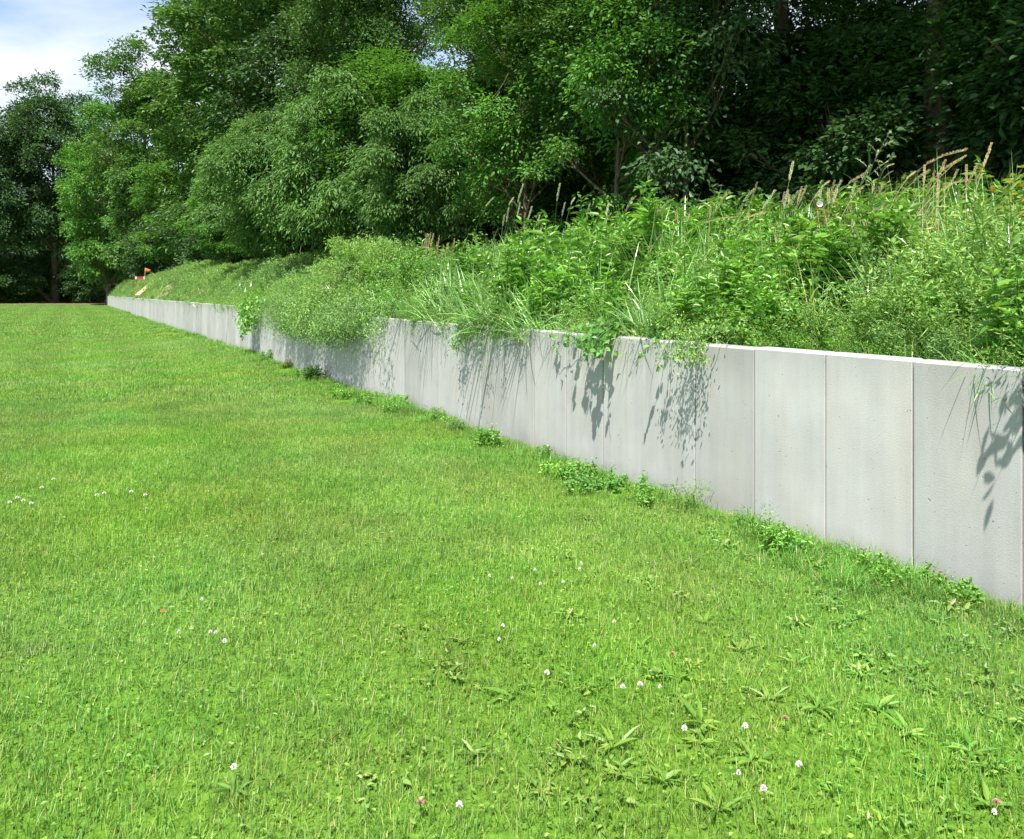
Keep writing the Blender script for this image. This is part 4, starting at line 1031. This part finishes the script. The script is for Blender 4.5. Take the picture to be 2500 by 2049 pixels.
for (xd, yd) in white:
    Y = 1.5 * 1650 / (yd - 606 + 8); x = (xd - 1059) / 1650 * Y
    big = (xd, yd) in ((951, 1696), (1579, 1660), (1415, 1532), (1131, 1413), (1653, 1608), (1541, 1527), (1325, 1437), (1289, 1443), (483, 1615), (464, 1345))
    o = place('fl_w', 0, 0, '', rv.uniform(0, 6), (.85 if big else .6), 1.0, 'clover flowers in the lawn', 'flower', xy=(x, Y), z=float(lawn_z(x, Y)))
    if (xd, yd) == (951, 1696): o['label'] = 'largest and nearest white clover flower, at the bottom edge of the lawn'
    elif (xd, yd) == (483, 1615): o['label'] = 'white clover flower alone at the lower left of the lawn'
    elif (xd, yd) == (1131, 1413): o['label'] = 'white clover flower alone in the middle of the near lawn'
    elif xd > 1250: o['label'] = 'small white clover flower in the right half of the near lawn'; o['group'] = 'clover flowers in the right half of the lawn'
    elif xd > 900: o['label'] = 'small white clover flower in the middle of the lawn'; o['group'] = 'clover flowers in the middle of the lawn'
    else: o['label'] = 'small white clover flower in the left half of the lawn'; o['group'] = 'clover flowers in the left half of the lawn'
for (xd, yd) in ((20, 1050), (48, 1046), (35, 1040), (215, 1030), (271, 1027), (200, 1034), (300, 1034), (86, 1018), (64, 1052), (110, 1000)):
    Y = 1.5 * 1650 / (yd - 606 + 5); x = (xd - 1059) / 1650 * Y
    place('fl_w', 0, 0, 'tiny white clover flower far left in the lawn near the picture edge', 0, 1.1, 1.0, 'tiny clover flowers at the left edge of the lawn', 'flower', xy=(x, Y), z=float(lawn_z(x, Y)))
for (xd, yd, lab) in ((1390, 1372, 'faded brown clover head standing in the right half of the lawn'), (2210 - 150, 1690, 'faded pinkish clover head at the bottom right'), (1623, 1510, 'faded brown clover head left of the lower right dock leaves'),
                      (868, 1690, 'faded pinkish clover head at the bottom, left of the largest white one')):
    Y = 1.5 * 1650 / (yd - 606 + 8); x = (xd - 1059) / 1650 * Y
    place('fl_p', 0, 0, lab, 0, 1.2, 1.0, 'faded clover heads', 'flower', xy=(x, Y), z=float(lawn_z(x, Y)))
# fallen leaves
for k, (xd, yd) in enumerate(((331, 1277), (440, 985), (705, 1535))):
    Y = 1.5 * 1650 / (yd - 606); x = (xd - 1059) / 1650 * Y; b = MB()
    add_leaves(b, np.zeros((1, 3)), np.array([[1, .3, .15]]), np.array([[0, -.3, 1.0]]), .030, .018, np.array([1.0]), True, .3)
    o = b.build('fallen_leaf', M['brownleaf']); o.location = (x, Y, float(lawn_z(x, Y)) + .028); o.rotation_euler = (.3, .2, k * 1.7)
    tag(o, 'orange brown fallen leaf lying on the left part of the lawn', 'leaf', 'fallen leaves on the lawn')

# ------------------------------------------------------------------ things on the far bank
def P3(xd, yd, Y): return Vector(((xd - 1059) / 1650 * Y, Y, 1.5 + (606 - yd) / 1650 * Y))
# orange pennant on a pole
_s = ray_s(304.5, 1.3); c = P3(304.5, 560, W(_s, 1.3)[1]); zb = float(bank_z(*wof(c.x, c.y)))
e = empty('marker_flag', (c.x - .16, c.y, zb)); tag(e, 'orange triangular flag on a short pole on the far bank', 'flag')
H_ = c.z + .2 - zb
b = MB(); add_tube(b, [(0, 0, -.1), (0, 0, H_)], [.018, .016], 8); b.build('pole', M['wood'], e)
b = MB(); nx = 9; rows = []
for i in range(nx):
    t = i / (nx - 1); hgt = .20 * (1 - .75 * t); y_ = .03 * math.sin(t * 6)
    rows += [(.018 + .40 * t, y_, H_ - .2 - hgt), (.018 + .40 * t, y_ + .004, H_ - .2 + hgt)]
i = np.arange(nx - 1)[:, None] * 2; b.add(rows, [np.concatenate([i, i + 2, i + 3, i + 1], 1)])
fl = b.build('flag', M['orange'], e, True); sd_ = fl.modifiers.new('thick', 'SOLIDIFY'); sd_.thickness = .006
# red and white barrier board
_s = ray_s(290, 1.0); c = P3(290, 575, W(_s, 1.0)[1]); zb = float(bank_z(*wof(c.x, c.y)))
e = empty('barrier_board', (c.x, c.y, zb), .25); tag(e, 'low red and white barrier board half hidden in the grass under the orange flag', 'barrier')
hz = c.z - zb
for k in range(5):
    b = MB(); x0 = -.36 + .144 * k; add_box(b, (x0 + .001, -.02, hz - .11), (x0 + .143, .02, hz + .09), .006); b.build('red_stripe' if k % 2 else 'white_stripe', M['red' if k % 2 or k == 2 else 'whitepaint'], e)
for sx in (-.30, .30):
    b = MB(); add_box(b, (sx - .02, .022, -.1), (sx + .02, .062, hz + .12), .004); b.build('post', M['red'], e)
# pale plank leaning up the bank
_a = ray_s(284, .2); _b = ray_s(322, 1.5); a_ = Vector(W(_a, .2, float(bank_z(_a, .2)) + .15)); b_ = Vector(W(_b, 1.5, float(bank_z(_b, 1.5)) + .30))
d_ = b_ - a_
e = MB(); Lp = d_.length; add_box(e, (0, -.16, -.02), (Lp, .16, .02), .004)
o = e.build('plank', M['wood']); o.location = a_ + Vector((0, 0, .10)); o.rotation_euler = d_.to_track_quat('X', 'Z').to_euler()
tag(o, 'pale wooden plank leaning up the bank behind the far part of the wall', 'plank')

# ------------------------------------------------------------------ labels that tell look-alikes apart by their order from the left
ORD = 'first second third fourth fifth sixth seventh eighth ninth tenth eleventh twelfth thirteenth fourteenth fifteenth sixteenth seventeenth eighteenth nineteenth twentieth'.split()
ORD += ['twenty-' + x for x in ORD[:9]] + ['thirtieth'] + ['thirty-' + x for x in ORD[:9]] + ['fortieth'] + ['forty-' + x for x in ORD[:9]]
def order(group, text):
    os_ = [o for o in scene.objects if o.parent is None and o.get('group') == group]
    os_.sort(key=lambda o: o.location.x / max(o.location.y, .1))
    for i, o in enumerate(os_):
        o['label'] = text % (ORD[i] if i < len(os_) - 1 else 'last')
order('hazel shrubs under the oaks', '%s shaded hazel shrub from the left in the dark under the near oaks')
order('hazel shrubs behind the far wall', '%s shaded hazel shrub from the left behind the far wall')
order('hazel shrubs at the back of the wood', '%s hazel shrub from the left at the back of the wood')
order('shrubs at the far end of the lawn', '%s dark shrub from the left at the foot of the far trees')
order('trees at the very back beyond the lawn', '%s tree from the left at the very back beyond the lawn')
order('trees at the back of the wood', '%s tree from the left at the back of the right hand wood')
order(G2 + ' at the left', '%s tall tree from the left deep in the wood behind the cherry trees')
order(G2 + ' at the right', '%s dark tree from the left deep in the wood at the right')
order('dock rosettes in the near right lawn', '%s dock rosette from the left in the near right lawn')
order('dock rosettes in the left half of the lawn', '%s dock rosette from the left in the left half of the lawn')
order(Gs1, '%s pale seed head from the left, left of the leaning ones')
order(Gs2, '%s leaning pale seed head from the left in front of the dark trunks')
order(Gs3, '%s tan seed head from the left in the crowded stand at top right')
order(Gs4, '%s scattered brownish seed head from the left along the crest of the weeds')
order(Gs5, '%s short straw stalk from the left beside the feathery bush')
order('tan stalks in front of the cherry trees', '%s thin tan stalk from the left in front of the cherry trees')
order('clover flowers in the right half of the lawn', '%s white clover flower from the left in the right half of the lawn')
order('clover flowers in the middle of the lawn', '%s white clover flower from the left in the middle of the lawn')
order('clover flowers in the left half of the lawn', '%s white clover flower from the left, at the lower left')
order('tiny clover flowers at the left edge of the lawn', '%s tiny white clover flower from the left in the far left lawn')
order('fallen leaves on the lawn', '%s orange brown fallen leaf from the left on the lawn')
for o in scene.objects:
    if o.name.startswith('hazel_branch'): o['label'] = 'leafy branch overhanging the near end of the wall at the right edge'
